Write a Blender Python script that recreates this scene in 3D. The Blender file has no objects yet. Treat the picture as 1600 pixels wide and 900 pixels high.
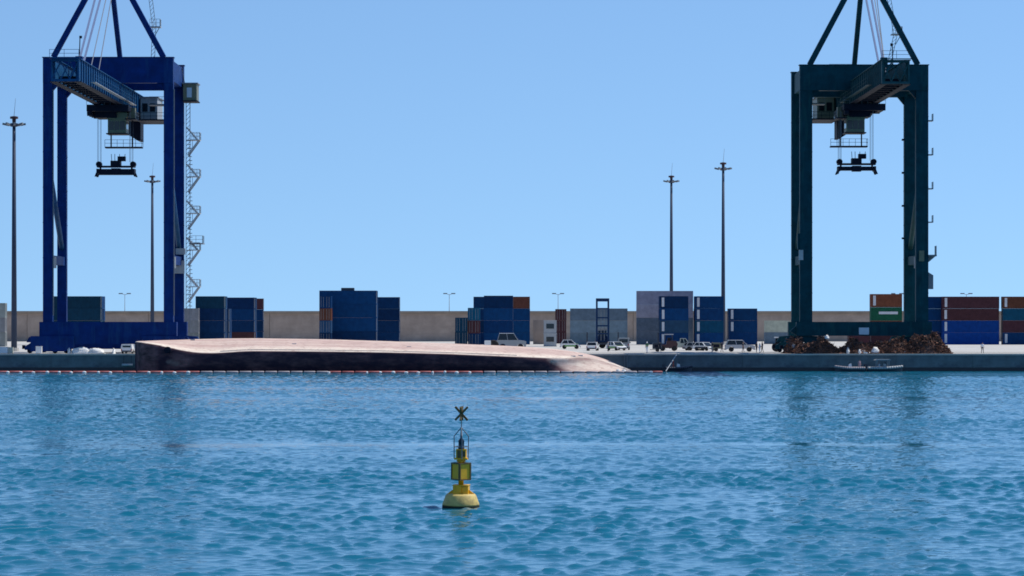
import bpy, math, random
import numpy as np
from mathutils import Vector
R = math.radians
random.seed(7)
scn = bpy.context.scene
col = scn.collection

# ------------------------------------------------------------ camera, sky, sun, exposure
FPX = 5000.0            # focal length in photo pixels (1600 wide)
CAMZ = 8.0              # eye height above the water
HOR = 500.0             # horizon line of the photo
cam_d = bpy.data.cameras.new('camera'); cam = bpy.data.objects.new('camera', cam_d); col.objects.link(cam)
cam_d.sensor_width = 36; cam_d.lens = 36 * FPX / 1600; cam_d.shift_y = (HOR - 450) / 1600
cam_d.clip_start = 1; cam_d.clip_end = 30000
cam.location = (0, 0, CAMZ); cam.rotation_euler = (R(90), 0, 0)
scn.camera = cam
scn.cycles.filter_width = 1.7

SUN = Vector((0.52, 0.20, 0.83)).normalized()
SUN_EL = math.asin(SUN.z); SUN_AZ = math.atan2(SUN.x, SUN.y)
w = bpy.data.worlds.new('World'); scn.world = w; w.use_nodes = True
nt = w.node_tree; bg = nt.nodes['Background']
sky = nt.nodes.new('ShaderNodeTexSky'); sky.sky_type = 'NISHITA'; sky.sun_disc = False
sky.sun_elevation = SUN_EL; sky.sun_rotation = SUN_AZ
sky.air_density = 1.0; sky.dust_density = 0.0; sky.ozone_density = 2.5; sky.altitude = 0
tcw = nt.nodes.new('ShaderNodeTexCoord'); lift = nt.nodes.new('ShaderNodeVectorMath'); lift.operation = 'ADD'; lift.inputs[1].default_value = (0, 0, 0.14)
nt.links.new(tcw.outputs['Generated'], lift.inputs[0]); nt.links.new(lift.outputs[0], sky.inputs['Vector'])     # clear dry air: less yellow at the horizon
tint = nt.nodes.new('ShaderNodeMix'); tint.data_type = 'RGBA'; tint.blend_type = 'MULTIPLY'; tint.inputs[0].default_value = 1; tint.inputs[7].default_value = (0.885, 1.05, 1.17, 1)
nt.links.new(sky.outputs['Color'], tint.inputs[6]); nt.links.new(tint.outputs[2], bg.inputs['Color']); bg.inputs['Strength'].default_value = 0.129
sd = bpy.data.lights.new('sun', 'SUN'); so = bpy.data.objects.new('sun', sd); col.objects.link(so)
sd.energy = 4.2; sd.angle = R(0.5); sd.color = (1.0, 0.95, 0.87)
so.rotation_euler = (-SUN).to_track_quat('-Z', 'Y').to_euler(); so.location = (60, 300, 120)
scn.view_settings.view_transform = 'Standard'; scn.view_settings.look = 'None'
scn.view_settings.exposure = 0.0; scn.view_settings.gamma = 1.0

def W(px, py, Y):       # photo pixel at a chosen distance -> world point
    return Vector(((px - 800) * Y / FPX, Y, CAMZ + (HOR - py) * Y / FPX))
def WX(px, Y): return (px - 800) * Y / FPX
QZ = 2.7                # quay level above the water
QY = 500.0              # quay edge

# ------------------------------------------------------------ materials
def mat(name, c, rough=0.6, var=0.12, scale=1.5, metal=0.0, bump=0.0, spec=0.5, stain=None, objcol=False):
    m = bpy.data.materials.new(name); m.use_nodes = True
    n = m.node_tree; b = n.nodes['Principled BSDF']
    b.inputs['Roughness'].default_value = rough; b.inputs['Metallic'].default_value = metal
    b.inputs['Specular IOR Level'].default_value = spec
    tc = n.nodes.new('ShaderNodeTexCoord')
    no = n.nodes.new('ShaderNodeTexNoise'); no.inputs['Scale'].default_value = scale
    no.inputs['Detail'].default_value = 6; no.inputs['Roughness'].default_value = 0.65
    n.links.new(tc.outputs['Object'], no.inputs['Vector'])
    mr = n.nodes.new('ShaderNodeMapRange'); mr.inputs[1].default_value = 0.3; mr.inputs[2].default_value = 0.7
    mr.inputs[3].default_value = 1 - var; mr.inputs[4].default_value = 1 + var
    n.links.new(no.outputs['Fac'], mr.inputs[0])
    mx = n.nodes.new('ShaderNodeMix'); mx.data_type = 'RGBA'; mx.blend_type = 'MULTIPLY'; mx.inputs[0].default_value = 1
    if objcol:
        oi = n.nodes.new('ShaderNodeObjectInfo'); n.links.new(oi.outputs['Color'], mx.inputs[6])
    else:
        mx.inputs[6].default_value = (*c, 1)
    n.links.new(mr.outputs[0], mx.inputs[7])
    out = mx.outputs[2]
    if stain:       # patches of another colour: (colour, scale vector, threshold, amount)
        sc, sv, th, am = stain
        mp = n.nodes.new('ShaderNodeMapping'); mp.inputs['Scale'].default_value = sv
        n.links.new(tc.outputs['Object'], mp.inputs['Vector'])
        n2 = n.nodes.new('ShaderNodeTexNoise'); n2.inputs['Scale'].default_value = 1; n2.inputs['Detail'].default_value = 7
        n2.inputs['Roughness'].default_value = 0.7
        n.links.new(mp.outputs[0], n2.inputs['Vector'])
        m2 = n.nodes.new('ShaderNodeMapRange'); m2.inputs[1].default_value = th; m2.inputs[2].default_value = th + 0.14
        m2.inputs[3].default_value = 0; m2.inputs[4].default_value = am
        n.links.new(n2.outputs['Fac'], m2.inputs[0])
        x2 = n.nodes.new('ShaderNodeMix'); x2.data_type = 'RGBA'; n.links.new(m2.outputs[0], x2.inputs[0])
        n.links.new(out, x2.inputs[6]); x2.inputs[7].default_value = (*sc, 1); out = x2.outputs[2]
    n.links.new(out, b.inputs['Base Color'])
    if bump:
        bp = n.nodes.new('ShaderNodeBump'); bp.inputs['Strength'].default_value = bump; bp.inputs['Distance'].default_value = 0.1
        n.links.new(no.outputs['Fac'], bp.inputs['Height']); n.links.new(bp.outputs[0], b.inputs['Normal'])
    return m

RUST = (0.10, 0.045, 0.02)
M = {
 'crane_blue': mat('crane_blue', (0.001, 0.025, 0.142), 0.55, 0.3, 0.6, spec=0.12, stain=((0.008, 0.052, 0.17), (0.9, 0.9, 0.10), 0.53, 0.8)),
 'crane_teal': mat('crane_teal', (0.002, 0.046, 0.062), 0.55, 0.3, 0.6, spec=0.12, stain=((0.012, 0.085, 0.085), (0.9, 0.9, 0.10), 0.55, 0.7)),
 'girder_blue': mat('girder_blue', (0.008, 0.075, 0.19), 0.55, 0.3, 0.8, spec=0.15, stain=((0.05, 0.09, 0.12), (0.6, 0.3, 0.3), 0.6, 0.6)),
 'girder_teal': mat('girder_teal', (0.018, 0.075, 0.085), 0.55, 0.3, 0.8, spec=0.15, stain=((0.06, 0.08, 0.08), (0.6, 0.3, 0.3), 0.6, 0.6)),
 'dark_steel': mat('dark_steel', (0.007, 0.009, 0.022), 0.6, 0.2, spec=0.15),
 'galv': mat('galvanised', (0.42, 0.44, 0.45), 0.5, 0.15),
 'galv_dark': mat('weathered_zinc', (0.17, 0.19, 0.21), 0.55, 0.15),
 'olive': mat('cab_olive', (0.16, 0.16, 0.10), 0.5, 0.15),
 'house_grey': mat('house_grey', (0.34, 0.36, 0.37), 0.55, 0.12),
 'glass': mat('dark_glass', (0.012, 0.016, 0.02), 0.08, 0.05),
 'rope': mat('steel_rope', (0.20, 0.21, 0.24), 0.5, 0.1),
 'stay': mat('stay_paint', (0.16, 0.21, 0.34), 0.6, 0.1, spec=0.2),
 'concrete': mat('apron_concrete', (0.50, 0.475, 0.43), 0.9, 0.12, 0.12, stain=((0.30, 0.29, 0.27), (0.05, 0.12, 0.1), 0.58, 0.5)),
 'coping': mat('coping_concrete', (0.44, 0.42, 0.38), 0.9, 0.18, 0.4),
 'quay': mat('quay_face', (0.12, 0.15, 0.16), 0.85, 0.3, 0.5, bump=0.3, stain=((0.06, 0.075, 0.10), (0.25, 0.25, 0.7), 0.52, 0.8)),
 'wet': mat('wet_quay', (0.014, 0.015, 0.024), 0.4, 0.3, 0.7),
 'seawall': mat('seawall', (0.40, 0.31, 0.25), 0.95, 0.22, 0.25, bump=0.6, stain=((0.26, 0.205, 0.165), (0.04, 0.1, 0.35), 0.52, 0.6)),
 'seawall_cap': mat('seawall_cap', (0.30, 0.235, 0.18), 0.95, 0.2, 0.3),
 'container': mat('container_paint', (1, 1, 1), 0.65, 0.2, 0.9, objcol=True, spec=0.12, stain=((0.06, 0.035, 0.025), (0.9, 0.9, 0.35), 0.66, 0.55)),
 'door_rods': mat('door_rods', (0.30, 0.31, 0.32), 0.5, 0.1),
 'panel_white': mat('panel_white', (0.55, 0.57, 0.60), 0.6, 0.1),
 'hull_pale': mat('hull_pale', (0.62, 0.50, 0.43), 0.8, 0.10, 0.35, bump=0.12, stain=((0.60, 0.42, 0.37), (0.09, 0.5, 0.5), 0.50, 0.7)),
 'hull_dark': mat('hull_dark', (0.028, 0.018, 0.026), 0.55, 0.35, 0.6, bump=0.2, stain=((0.10, 0.045, 0.045), (0.12, 0.3, 0.3), 0.60, 0.7)),
 'hull_rust': mat('hull_rust', (0.20, 0.095, 0.085), 0.75, 0.3, 0.6, bump=0.2, stain=((0.06, 0.03, 0.035), (0.3, 0.3, 0.3), 0.52, 0.7)),
 'boom_red': mat('boom_red', (0.42, 0.10, 0.085), 0.7, 0.25, 2.0, stain=((0.42, 0.27, 0.28), (0.5, 0.8, 0.8), 0.5, 0.8)),
 'boom_grey': mat('boom_grey', (0.36, 0.31, 0.32), 0.6, 0.2, 2.0),
 'float_white': mat('float_white', (0.8, 0.78, 0.76), 0.5, 0.06),
 'buoy_yellow': mat('buoy_yellow', (0.80, 0.44, 0.012), 0.5, 0.18, 4.0, stain=((0.18, 0.11, 0.03), (2, 2, 1.2), 0.58, 0.6)),
 'buoy_cream': mat('buoy_cream', (0.62, 0.45, 0.13), 0.6, 0.15, 3.0, stain=((0.27, 0.20, 0.075), (1.6, 1.6, 2.2), 0.50, 0.7)),
 'buoy_dark': mat('buoy_dark', (0.13, 0.088, 0.028), 0.6, 0.2, 4.0),
 'weed': mat('waterline_weed', (0.02, 0.022, 0.012), 0.8, 0.3, 5.0),
 'solar': mat('solar_panel', (0.012, 0.016, 0.03), 0.15, 0.1),
 'scrap': mat('scrap_rust', (0.17, 0.075, 0.046), 0.9, 0.55, 1.3, stain=((0.36, 0.17, 0.075), (0.8, 0.8, 0.8), 0.6, 0.7)),
 'scrap_dark': mat('scrap_dark', (0.075, 0.042, 0.036), 0.9, 0.5, 1.3),
 'white_paint': mat('white_paint', (0.78, 0.78, 0.77), 0.35, 0.04),
 'silver_paint': mat('silver_paint', (0.40, 0.42, 0.46), 0.35, 0.05, metal=0.2),
 'grey_paint': mat('grey_paint', (0.30, 0.32, 0.34), 0.4, 0.05),
 'dark_paint': mat('dark_paint', (0.03, 0.035, 0.05), 0.4, 0.1),
 'green_paint': mat('green_paint', (0.16, 0.36, 0.10), 0.4, 0.08),
 'cream_paint': mat('cream_paint', (0.55, 0.56, 0.46), 0.45, 0.06),
 'maroon_paint': mat('maroon_paint', (0.055, 0.018, 0.022), 0.5, 0.15),
 'blue_paint': mat('blue_paint', (0.006, 0.03, 0.09), 0.5, 0.1, spec=0.2),
 'tyre': mat('tyre', (0.015, 0.015, 0.017), 0.85, 0.15),
 'rim': mat('rim', (0.35, 0.36, 0.38), 0.4, 0.1, metal=0.6),
 'lamp_lens': mat('lamp_lens', (0.7, 0.7, 0.68), 0.2, 0.03),
 'tail_red': mat('tail_red', (0.35, 0.02, 0.02), 0.3, 0.05),
 'tarp': mat('tarp', (0.74, 0.73, 0.70), 0.7, 0.1, 2.0, bump=0.3),
 'skin': mat('skin', (0.40, 0.24, 0.17), 0.6, 0.05), 'hair': mat('hair', (0.03, 0.02, 0.015), 0.7, 0.1),
 'c_white': mat('cloth_white', (0.72, 0.74, 0.78), 0.8, 0.06), 'c_dark': mat('cloth_dark', (0.03, 0.03, 0.04), 0.85, 0.1),
 'c_green': mat('cloth_green', (0.06, 0.20, 0.08), 0.8, 0.1), 'c_red': mat('cloth_red', (0.45, 0.07, 0.05), 0.8, 0.1),
 'c_grey': mat('cloth_grey', (0.30, 0.31, 0.34), 0.8, 0.1), 'c_pink': mat('cloth_pink', (0.50, 0.32, 0.36), 0.8, 0.1),
 'sign': mat('sign_pale', (0.52, 0.62, 0.70), 0.5, 0.05), 'mast': mat('mast_zinc', (0.045, 0.065, 0.11), 0.6, 0.15, 0.4, spec=0.2),
}

# ------------------------------------------------------------ mesh helpers
class MB:
    def __init__(s): s.v = []; s.f = []; s.mi = []; s.cur = 0
    def add(s, vs, fs):
        o = len(s.v); s.v += [tuple(p) for p in vs]; s.f += [tuple(i + o for i in f) for f in fs]; s.mi += [s.cur] * len(fs)
        return s
    def box(s, x0, x1, y0, y1, z0, z1):
        if x0 > x1: x0, x1 = x1, x0
        if y0 > y1: y0, y1 = y1, y0
        return s.add([(x0,y0,z0),(x1,y0,z0),(x1,y1,z0),(x0,y1,z0),(x0,y0,z1),(x1,y0,z1),(x1,y1,z1),(x0,y1,z1)],
                     [(0,3,2,1),(4,5,6,7),(0,1,5,4),(1,2,6,5),(2,3,7,6),(3,0,4,7)])
    def tube(s, p, q, r0, r1=None, n=8, cap=True):
        p = Vector(p); q = Vector(q); r1 = r0 if r1 is None else r1
        d = (q - p).normalized(); a = d.orthogonal().normalized(); b = d.cross(a)
        if n == 4:      # keep square bars upright
            up = Vector((0,0,1)) if abs(d.z) < 0.9 else Vector((1,0,0))
            a0 = d.cross(up).normalized(); b0 = d.cross(a0); a = (a0 + b0).normalized(); b = d.cross(a)
        vs = []
        for k in range(n):
            t = 2 * math.pi * k / n; c = a * math.cos(t) + b * math.sin(t)
            vs.append(p + c * r0); vs.append(q + c * r1)
        fs = [(2*k, 2*((k+1)%n), 2*((k+1)%n)+1, 2*k+1) for k in range(n)]
        if cap: fs += [tuple(2*k for k in range(n))[::-1], tuple(2*k+1 for k in range(n))]
        return s.add(vs, fs)
    def bar(s, p, q, w): return s.tube(p, q, w * 0.7071, None, 4)
    def lathe(s, prof, n=24, c=(0,0)):
        vs = []; m = len(prof)
        for k in range(n):
            t = 2 * math.pi * k / n
            for r, z in prof: vs.append((c[0] + r*math.cos(t), c[1] + r*math.sin(t), z))
        fs = []
        for k in range(n):
            for j in range(m - 1):
                a = k*m + j; b = ((k+1) % n)*m + j; fs.append((a, b, b+1, a+1))
        fs.append(tuple(k*m for k in range(n))[::-1]); fs.append(tuple(k*m + m-1 for k in range(n)))
        return s.add(vs, fs)
    def prism(s, prof, y0, y1):         # (x,z) outline pushed along y
        n = len(prof)
        vs = [(x, y0, z) for x, z in prof] + [(x, y1, z) for x, z in prof]
        fs = [tuple(range(n)), tuple(range(n, 2*n))[::-1]] + [(k, k+n, (k+1)%n + n, (k+1)%n) for k in range(n)]
        return s.add(vs, fs)
    def ball(s, c, r, n=8, m=6, sq=(1,1,1)):
        vs = []; fs = []
        for j in range(m + 1):
            th = math.pi * j / m
            for k in range(n):
                t = 2*math.pi*k/n
                vs.append((c[0]+r*sq[0]*math.sin(th)*math.cos(t), c[1]+r*sq[1]*math.sin(th)*math.sin(t), c[2]+r*sq[2]*math.cos(th)))
        for j in range(m):
            for k in range(n): fs.append((j*n+k, (j+1)*n+k, (j+1)*n+(k+1)%n, j*n+(k+1)%n))
        return s.add(vs, fs)
    def mesh(s, name, mats, smooth=False):
        me = bpy.data.meshes.new(name); me.from_pydata(s.v, [], s.f)
        for m in (mats if isinstance(mats, (list, tuple)) else [mats]): me.materials.append(M[m] if isinstance(m, str) else m)
        if any(s.mi): me.polygons.foreach_set('material_index', s.mi)
        if smooth: me.polygons.foreach_set('use_smooth', [True]*len(me.polygons))
        me.validate(); me.update()
        import bmesh
        bm = bmesh.new(); bm.from_mesh(me); bmesh.ops.recalc_face_normals(bm, faces=bm.faces); bm.to_mesh(me); bm.free()
        return me
    def build(s, name, mats, parent=None, smooth=False, loc=None):
        o = bpy.data.objects.new(name, s.mesh(name, mats, smooth)); col.objects.link(o)
        if parent: o.parent = parent
        if loc is not None: o.location = loc
        return o
def obj(name, me, parent=None, loc=(0,0,0)):
    o = bpy.data.objects.new(name, me); col.objects.link(o); o.parent = parent; o.location = loc; return o
def tag(o, label=None, cat=None, group=None, kind=None):
    if label: o['label'] = label
    if cat: o['category'] = cat
    if group: o['group'] = group
    if kind: o['kind'] = kind
    return o
def empty(name, loc, label=None, cat=None, group=None, rz=0):
    o = bpy.data.objects.new(name, None); o.empty_display_size = 0.5; col.objects.link(o); o.location = loc; o.rotation_euler.z = rz
    return tag(o, label, cat, group)

# ------------------------------------------------------------ water: one sheet, real wavelets where they can be seen
def water():
    ys = np.array(list(np.arange(-200, 90, 40.0)) + list(np.arange(90, 170, 0.16)) + list(np.arange(170, 260, 0.30)) + list(np.arange(260, 500.2, 0.65)) + [500.6])
    us = np.array([-40, -12, -5, -2.5, -1.6, -1.2] + list(np.linspace(-1, 1, 561)) + [1.2, 1.6, 2.5, 5, 12, 40])
    U, Y = np.meshgrid(us, ys); X = U * (np.maximum(Y, 90)*0.168 + 12)      # finer near by, coarser far off
    S = np.zeros_like(X); rng = np.random.default_rng(3)
    Xw = X + 0.4*np.sin(Y*0.31+X*0.17) + 0.25*np.sin(Y*0.83-X*0.41); Yw = Y + 0.5*np.sin(X*0.37+Y*0.13) + 0.25*np.sin(X*1.07+Y*0.5)
    var = 0
    for i in range(70):
        L = 0.42 * (4.6 ** rng.random()); th = rng.normal(0.12, 0.5) + math.pi/2
        k = 2*math.pi/L; a = L**0.8; ph = rng.random()*6.28; var += a*a/2
        env = 0.6 + 0.4*np.sin(X*rng.uniform(0.05, 0.25) + Y*rng.uniform(0.02, 0.12) + rng.random()*6)
        S += a * env * (np.sin(k*(math.cos(th)*Xw + math.sin(th)*Yw) + ph))
    S /= math.sqrt(var)*0.66
    lane = np.sin(Y*0.085 + 0.6*np.sin(X*0.05) + 0.5) * np.sin(Y*0.031 + X*0.012 + 2.0) + 0.5*np.sin(Y*0.21 + X*0.02)
    gust = np.clip(0.85 + 0.32*lane, 0.30, 1.25)
    Z = 0.0215 * (np.exp(0.85*np.clip(S, -3, 2.3)) - 1.4)                    # flat troughs, short steep crests
    fade = np.clip((1.0 - np.abs(U))/0.05, 0, 1) * np.clip((Y-89)/2, 0, 1) * np.clip(1 - (Y-440)/60, 0.4, 1)
    calm = np.ones_like(X)                          # wind slicks: thin smooth lanes lying across the harbour
    for yc_, wd_, ph in ((326, 7, 0.3), (204, 3.5, 1.7), (190, 2.5, 4.0), (372, 6, 2.6), (162, 1.2, 5.1)):
        here = np.clip(0.55 + 0.7*np.sin(X*0.052 + ph) + 0.35*np.sin(X*0.17 + ph*2), 0, 1)
        calm *= 1 - 0.8*here*np.exp(-((Y - yc_ - 2.5*np.sin(X*0.06+ph) - 0.05*X)/wd_)**2)
    Z = Z * fade * gust * calm
    n, m = X.shape
    v = np.stack([X, Y, Z], -1).reshape(-1, 3)
    idx = np.arange(n*m).reshape(n, m)
    f = np.stack([idx[:-1,:-1], idx[:-1,1:], idx[1:,1:], idx[1:,:-1]], -1).reshape(-1, 4)
    me = bpy.data.meshes.new('water'); me.vertices.add(len(v)); me.vertices.foreach_set('co', v.ravel())
    me.loops.add(f.size); me.loops.foreach_set('vertex_index', f.ravel().astype(np.int32))
    me.polygons.add(len(f)); me.polygons.foreach_set('loop_start', (np.arange(len(f))*4).astype(np.int32))
    me.update(calc_edges=True); me.validate(); me.polygons.foreach_set('use_smooth', [True]*len(f))
    mt = bpy.data.materials.new('harbour_water'); mt.use_nodes = True; n = mt.node_tree; b = n.nodes['Principled BSDF']
    b.inputs['Base Color'].default_value = (0.001, 0.118, 0.192, 1); b.inputs['Roughness'].default_value = 0.05; b.inputs['Specular Tint'].default_value = (0.72, 0.98, 1, 1); b.inputs['IOR'].default_value = 1.33
    ge = n.nodes.new('ShaderNodeNewGeometry')
    def noise(sx, sy, sc, det, dist=0.0):
        mp = n.nodes.new('ShaderNodeMapping'); mp.inputs['Scale'].default_value = (sx, sy, 1); mp.inputs['Rotation'].default_value = (0, 0, R(12))
        n.links.new(ge.outputs['Position'], mp.inputs['Vector'])
        t = n.nodes.new('ShaderNodeTexNoise'); t.inputs['Scale'].default_value = sc; t.inputs['Detail'].default_value = det; t.inputs['Distortion'].default_value = dist
        n.links.new(mp.outputs[0], t.inputs['Vector']); return t
    t1 = noise(0.5, 1.0, 2.2, 6, 0.5); t2 = noise(0.35, 0.7, 0.8, 3)
    p = noise(0.012, 0.05, 1.0, 3)          # cat's paws: calmer and rougher lanes
    pr = n.nodes.new('ShaderNodeMapRange'); pr.inputs[1].default_value = 0.35; pr.inputs[2].default_value = 0.65; pr.inputs[3].default_value = 0.35; pr.inputs[4].default_value = 1.0
    n.links.new(p.outputs['Fac'], pr.inputs[0])
    ad = n.nodes.new('ShaderNodeMath'); ad.operation = 'ADD'; n.links.new(t1.outputs['Fac'], ad.inputs[0])
    mu = n.nodes.new('ShaderNodeMath'); mu.operation = 'MULTIPLY'; mu.inputs[1].default_value = 1.6; n.links.new(t2.outputs['Fac'], mu.inputs[0]); n.links.new(mu.outputs[0], ad.inputs[1])
    bp = n.nodes.new('ShaderNodeBump'); bp.inputs['Distance'].default_value = 0.42
    sx_ = n.nodes.new('ShaderNodeSeparateXYZ'); n.links.new(ge.outputs['Position'], sx_.inputs[0])
    fr = n.nodes.new('ShaderNodeMapRange'); fr.inputs[1].default_value = 140; fr.inputs[2].default_value = 340; fr.inputs[3].default_value = 0.12; fr.inputs[4].default_value = 0.8
    n.links.new(sx_.outputs[1], fr.inputs[0])       # small chop carried by the mesh near by, by the relief further out
    ms = n.nodes.new('ShaderNodeMath'); ms.operation = 'MULTIPLY'; n.links.new(pr.outputs[0], ms.inputs[0]); n.links.new(fr.outputs[0], ms.inputs[1])
    n.links.new(ms.outputs[0], bp.inputs['Strength']); n.links.new(ad.outputs[0], bp.inputs['Height']); n.links.new(bp.outputs[0], b.inputs['Normal'])
    cat_ = me.attributes.new('calm', 'FLOAT', 'POINT'); cat_.data.foreach_set('value', calm.astype(np.float32).ravel())
    at = n.nodes.new('ShaderNodeAttribute'); at.attribute_name = 'calm'; mc = n.nodes.new('ShaderNodeMath'); mc.operation = 'MULTIPLY'
    n.links.new(ms.outputs[0], mc.inputs[0]); n.links.new(at.outputs['Fac'], mc.inputs[1]); n.links.new(mc.outputs[0], bp.inputs['Strength'])
    me.materials.append(mt)
    o = bpy.data.objects.new('water', me); col.objects.link(o)
    tag(o, 'blue rippled harbour water in front of the quay', 'water', kind='structure')
water()

# ------------------------------------------------------------ quay, apron, sea wall
XL, XR = -420, 420
q = MB().box(XL, XR, QY+0.06, QY+1.2, 0.55, QZ-0.22).build('quay_wall', 'quay'); tag(q, 'dark concrete quay face above the water', 'quay', kind='structure')
MB().box(XL, XR, QY+0.03, QY+1.19, -3, 0.55).build('wet_band', 'wet', q)
qp = MB().box(0.02, 11.98, 0, 0.06, 0.58, QZ-0.225).mesh('wall_panel', 'quay')
for k in range(-9, 9): obj('wall_panel', qp, q, (k*12.0, QY + random.uniform(-0.03, 0.0), 0))
x = XL; i = 0
cop_me = {}
while x < XR:       # coping stones along the edge
    L = 6.0
    if abs(x) < 100: obj('coping_stone', cop_me.setdefault(0, MB().box(0.015, L-0.015, -0.12, 1.25, 0, 0.235).mesh('coping_stone', 'coping')), q, (x, QY, QZ-0.22))
    x += L
MB().box(XL, -102, QY-0.12, QY+1.25, QZ-0.22, QZ+0.015).build('coping_beam', 'coping', q)
MB().box(102, XR, QY-0.12, QY+1.25, QZ-0.22, QZ+0.015).build('coping_beam', 'coping', q)
ap = MB().box(-2500, 2500, QY+1.26, 3000, -3, QZ).build('apron', 'concrete'); tag(ap, 'pale sunlit concrete terminal apron', 'apron', kind='structure')
for yy in (507.95, 508.05, 523.95, 524.05):
    MB().box(XL, XR, yy-0.03, yy+0.03, QZ-0.01, QZ+0.03).build('crane_rail', 'dark_steel', ap)
sw = empty('sea_wall', (0, 792, QZ), 'long tan sea wall running behind all the container stacks', 'wall')
L = 30.0
for k in range(-14, 14):       # cast bays
    MB().box(0.04, L-0.04, 0, 4, -1, 6.85).build('wall_bay', 'seawall', sw, loc=(k*L, random.uniform(-0.05, 0.05), 0))
    MB().box(0.02, L-0.02, -0.35, 4.2, 6.85, 7.52).build('wall_cap', 'seawall_cap', sw, loc=(k*L, 0, 0))
for k, px in enumerate((195, 702, 872, 1402, 1510)):
    nm = ['standing left of the left crane leg', 'right of the tallest navy stack', 'left of the grey stack', 'above the green container', 'above the maroon containers'][k]
    nm = ['over the wall within the left crane portal', 'over the wall midway along the bare stretch', 'over the wall left of the slate stack', 'over the green and orange stack', 'over the maroon stack at the right'][k]
    base = W(px, 500, 794); e = empty('wall_lamp', (base.x, 794, QZ+7.52), 'small twin headed lamp post ' + nm, 'lamp post', 'lamp posts on the sea wall')
    h = CAMZ + (HOR-460)*794/FPX - QZ - 7.52
    MB().tube((0,0,0), (0,0,h), 0.09, 0.06, 6).build('pole', 'galv', e)
    for sx in (-1, 1):
        MB().tube((0,0,h-0.1), (sx*0.7,0,h+0.15), 0.06, 0.05, 6).box(sx*0.5, sx*1.5, -0.25, 0.25, h+0.08, h+0.34).build('lamp_head', 'galv_dark', e)

# ------------------------------------------------------------ high lighting masts
def high_mast(px, Y, top, lab):
    e = empty('lighting_mast', (WX(px, Y), Y, QZ), lab, 'lighting mast', 'tall floodlight masts on the terminal')
    h = top - QZ
    MB().tube((0,0,0.6), (0,0,h-0.6), 0.50, 0.27, 12).build('pole', 'mast', e, True)
    MB().tube((0,0,0), (0,0,0.6), 0.85, 0.8, 12).build('base', 'coping', e)
    MB().lathe([(0.55, h-1.2), (0.8, h-1.0), (0.8, h-0.7), (0.5, h-0.6)], 12).build('ring', 'mast', e)
    for k in range(8):
        t = k*math.pi/4 + 0.2; c, s_ = math.cos(t), math.sin(t)
        MB().bar((c*0.7, s_*0.7, h-0.85), (c*1.35, s_*1.35, h-0.8), 0.1).bar((c*1.15, s_*1.15, h-0.9), (c*1.95, s_*1.95, h-0.72), 0.34).build('floodlight', 'galv_dark', e)
    MB().lathe([(0.3, h-0.6), (0.34, h+0.1), (0.7, h+0.15), (0.7, h+0.5), (0.2, h+0.6)], 10).build('winch_head', 'maroon_paint', e)
    MB().tube((0,0,h+0.6), (0.25,0,h+3.6), 0.05, 0.03, 5).build('rod', 'galv', e)
high_mast(22, 543, 42, 'tall floodlight mast at the far left of the left crane')
high_mast(238, 766, 42, 'tall floodlight mast seen through the left crane portal')
high_mast(1049, 766, 42, 'thinner floodlight mast rising behind the grey and blue stack')
high_mast(1130, 702, 42, 'taller floodlight mast between the two blue stacks')

# ------------------------------------------------------------ ship to shore cranes
def railing(mb, p, q, h=1.1, step=1.6, r=0.035):
    p = Vector(p); q = Vector(q); n = max(1, int((q-p).length/step))
    for k in range(n+1):
        a = p.lerp(q, k/n); mb.bar(a, a + Vector((0,0,h)), r*1.6)
    for z in (h*0.5, h): mb.bar(p+Vector((0,0,z)), q+Vector((0,0,z)), r*1.6)
    return mb

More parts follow.
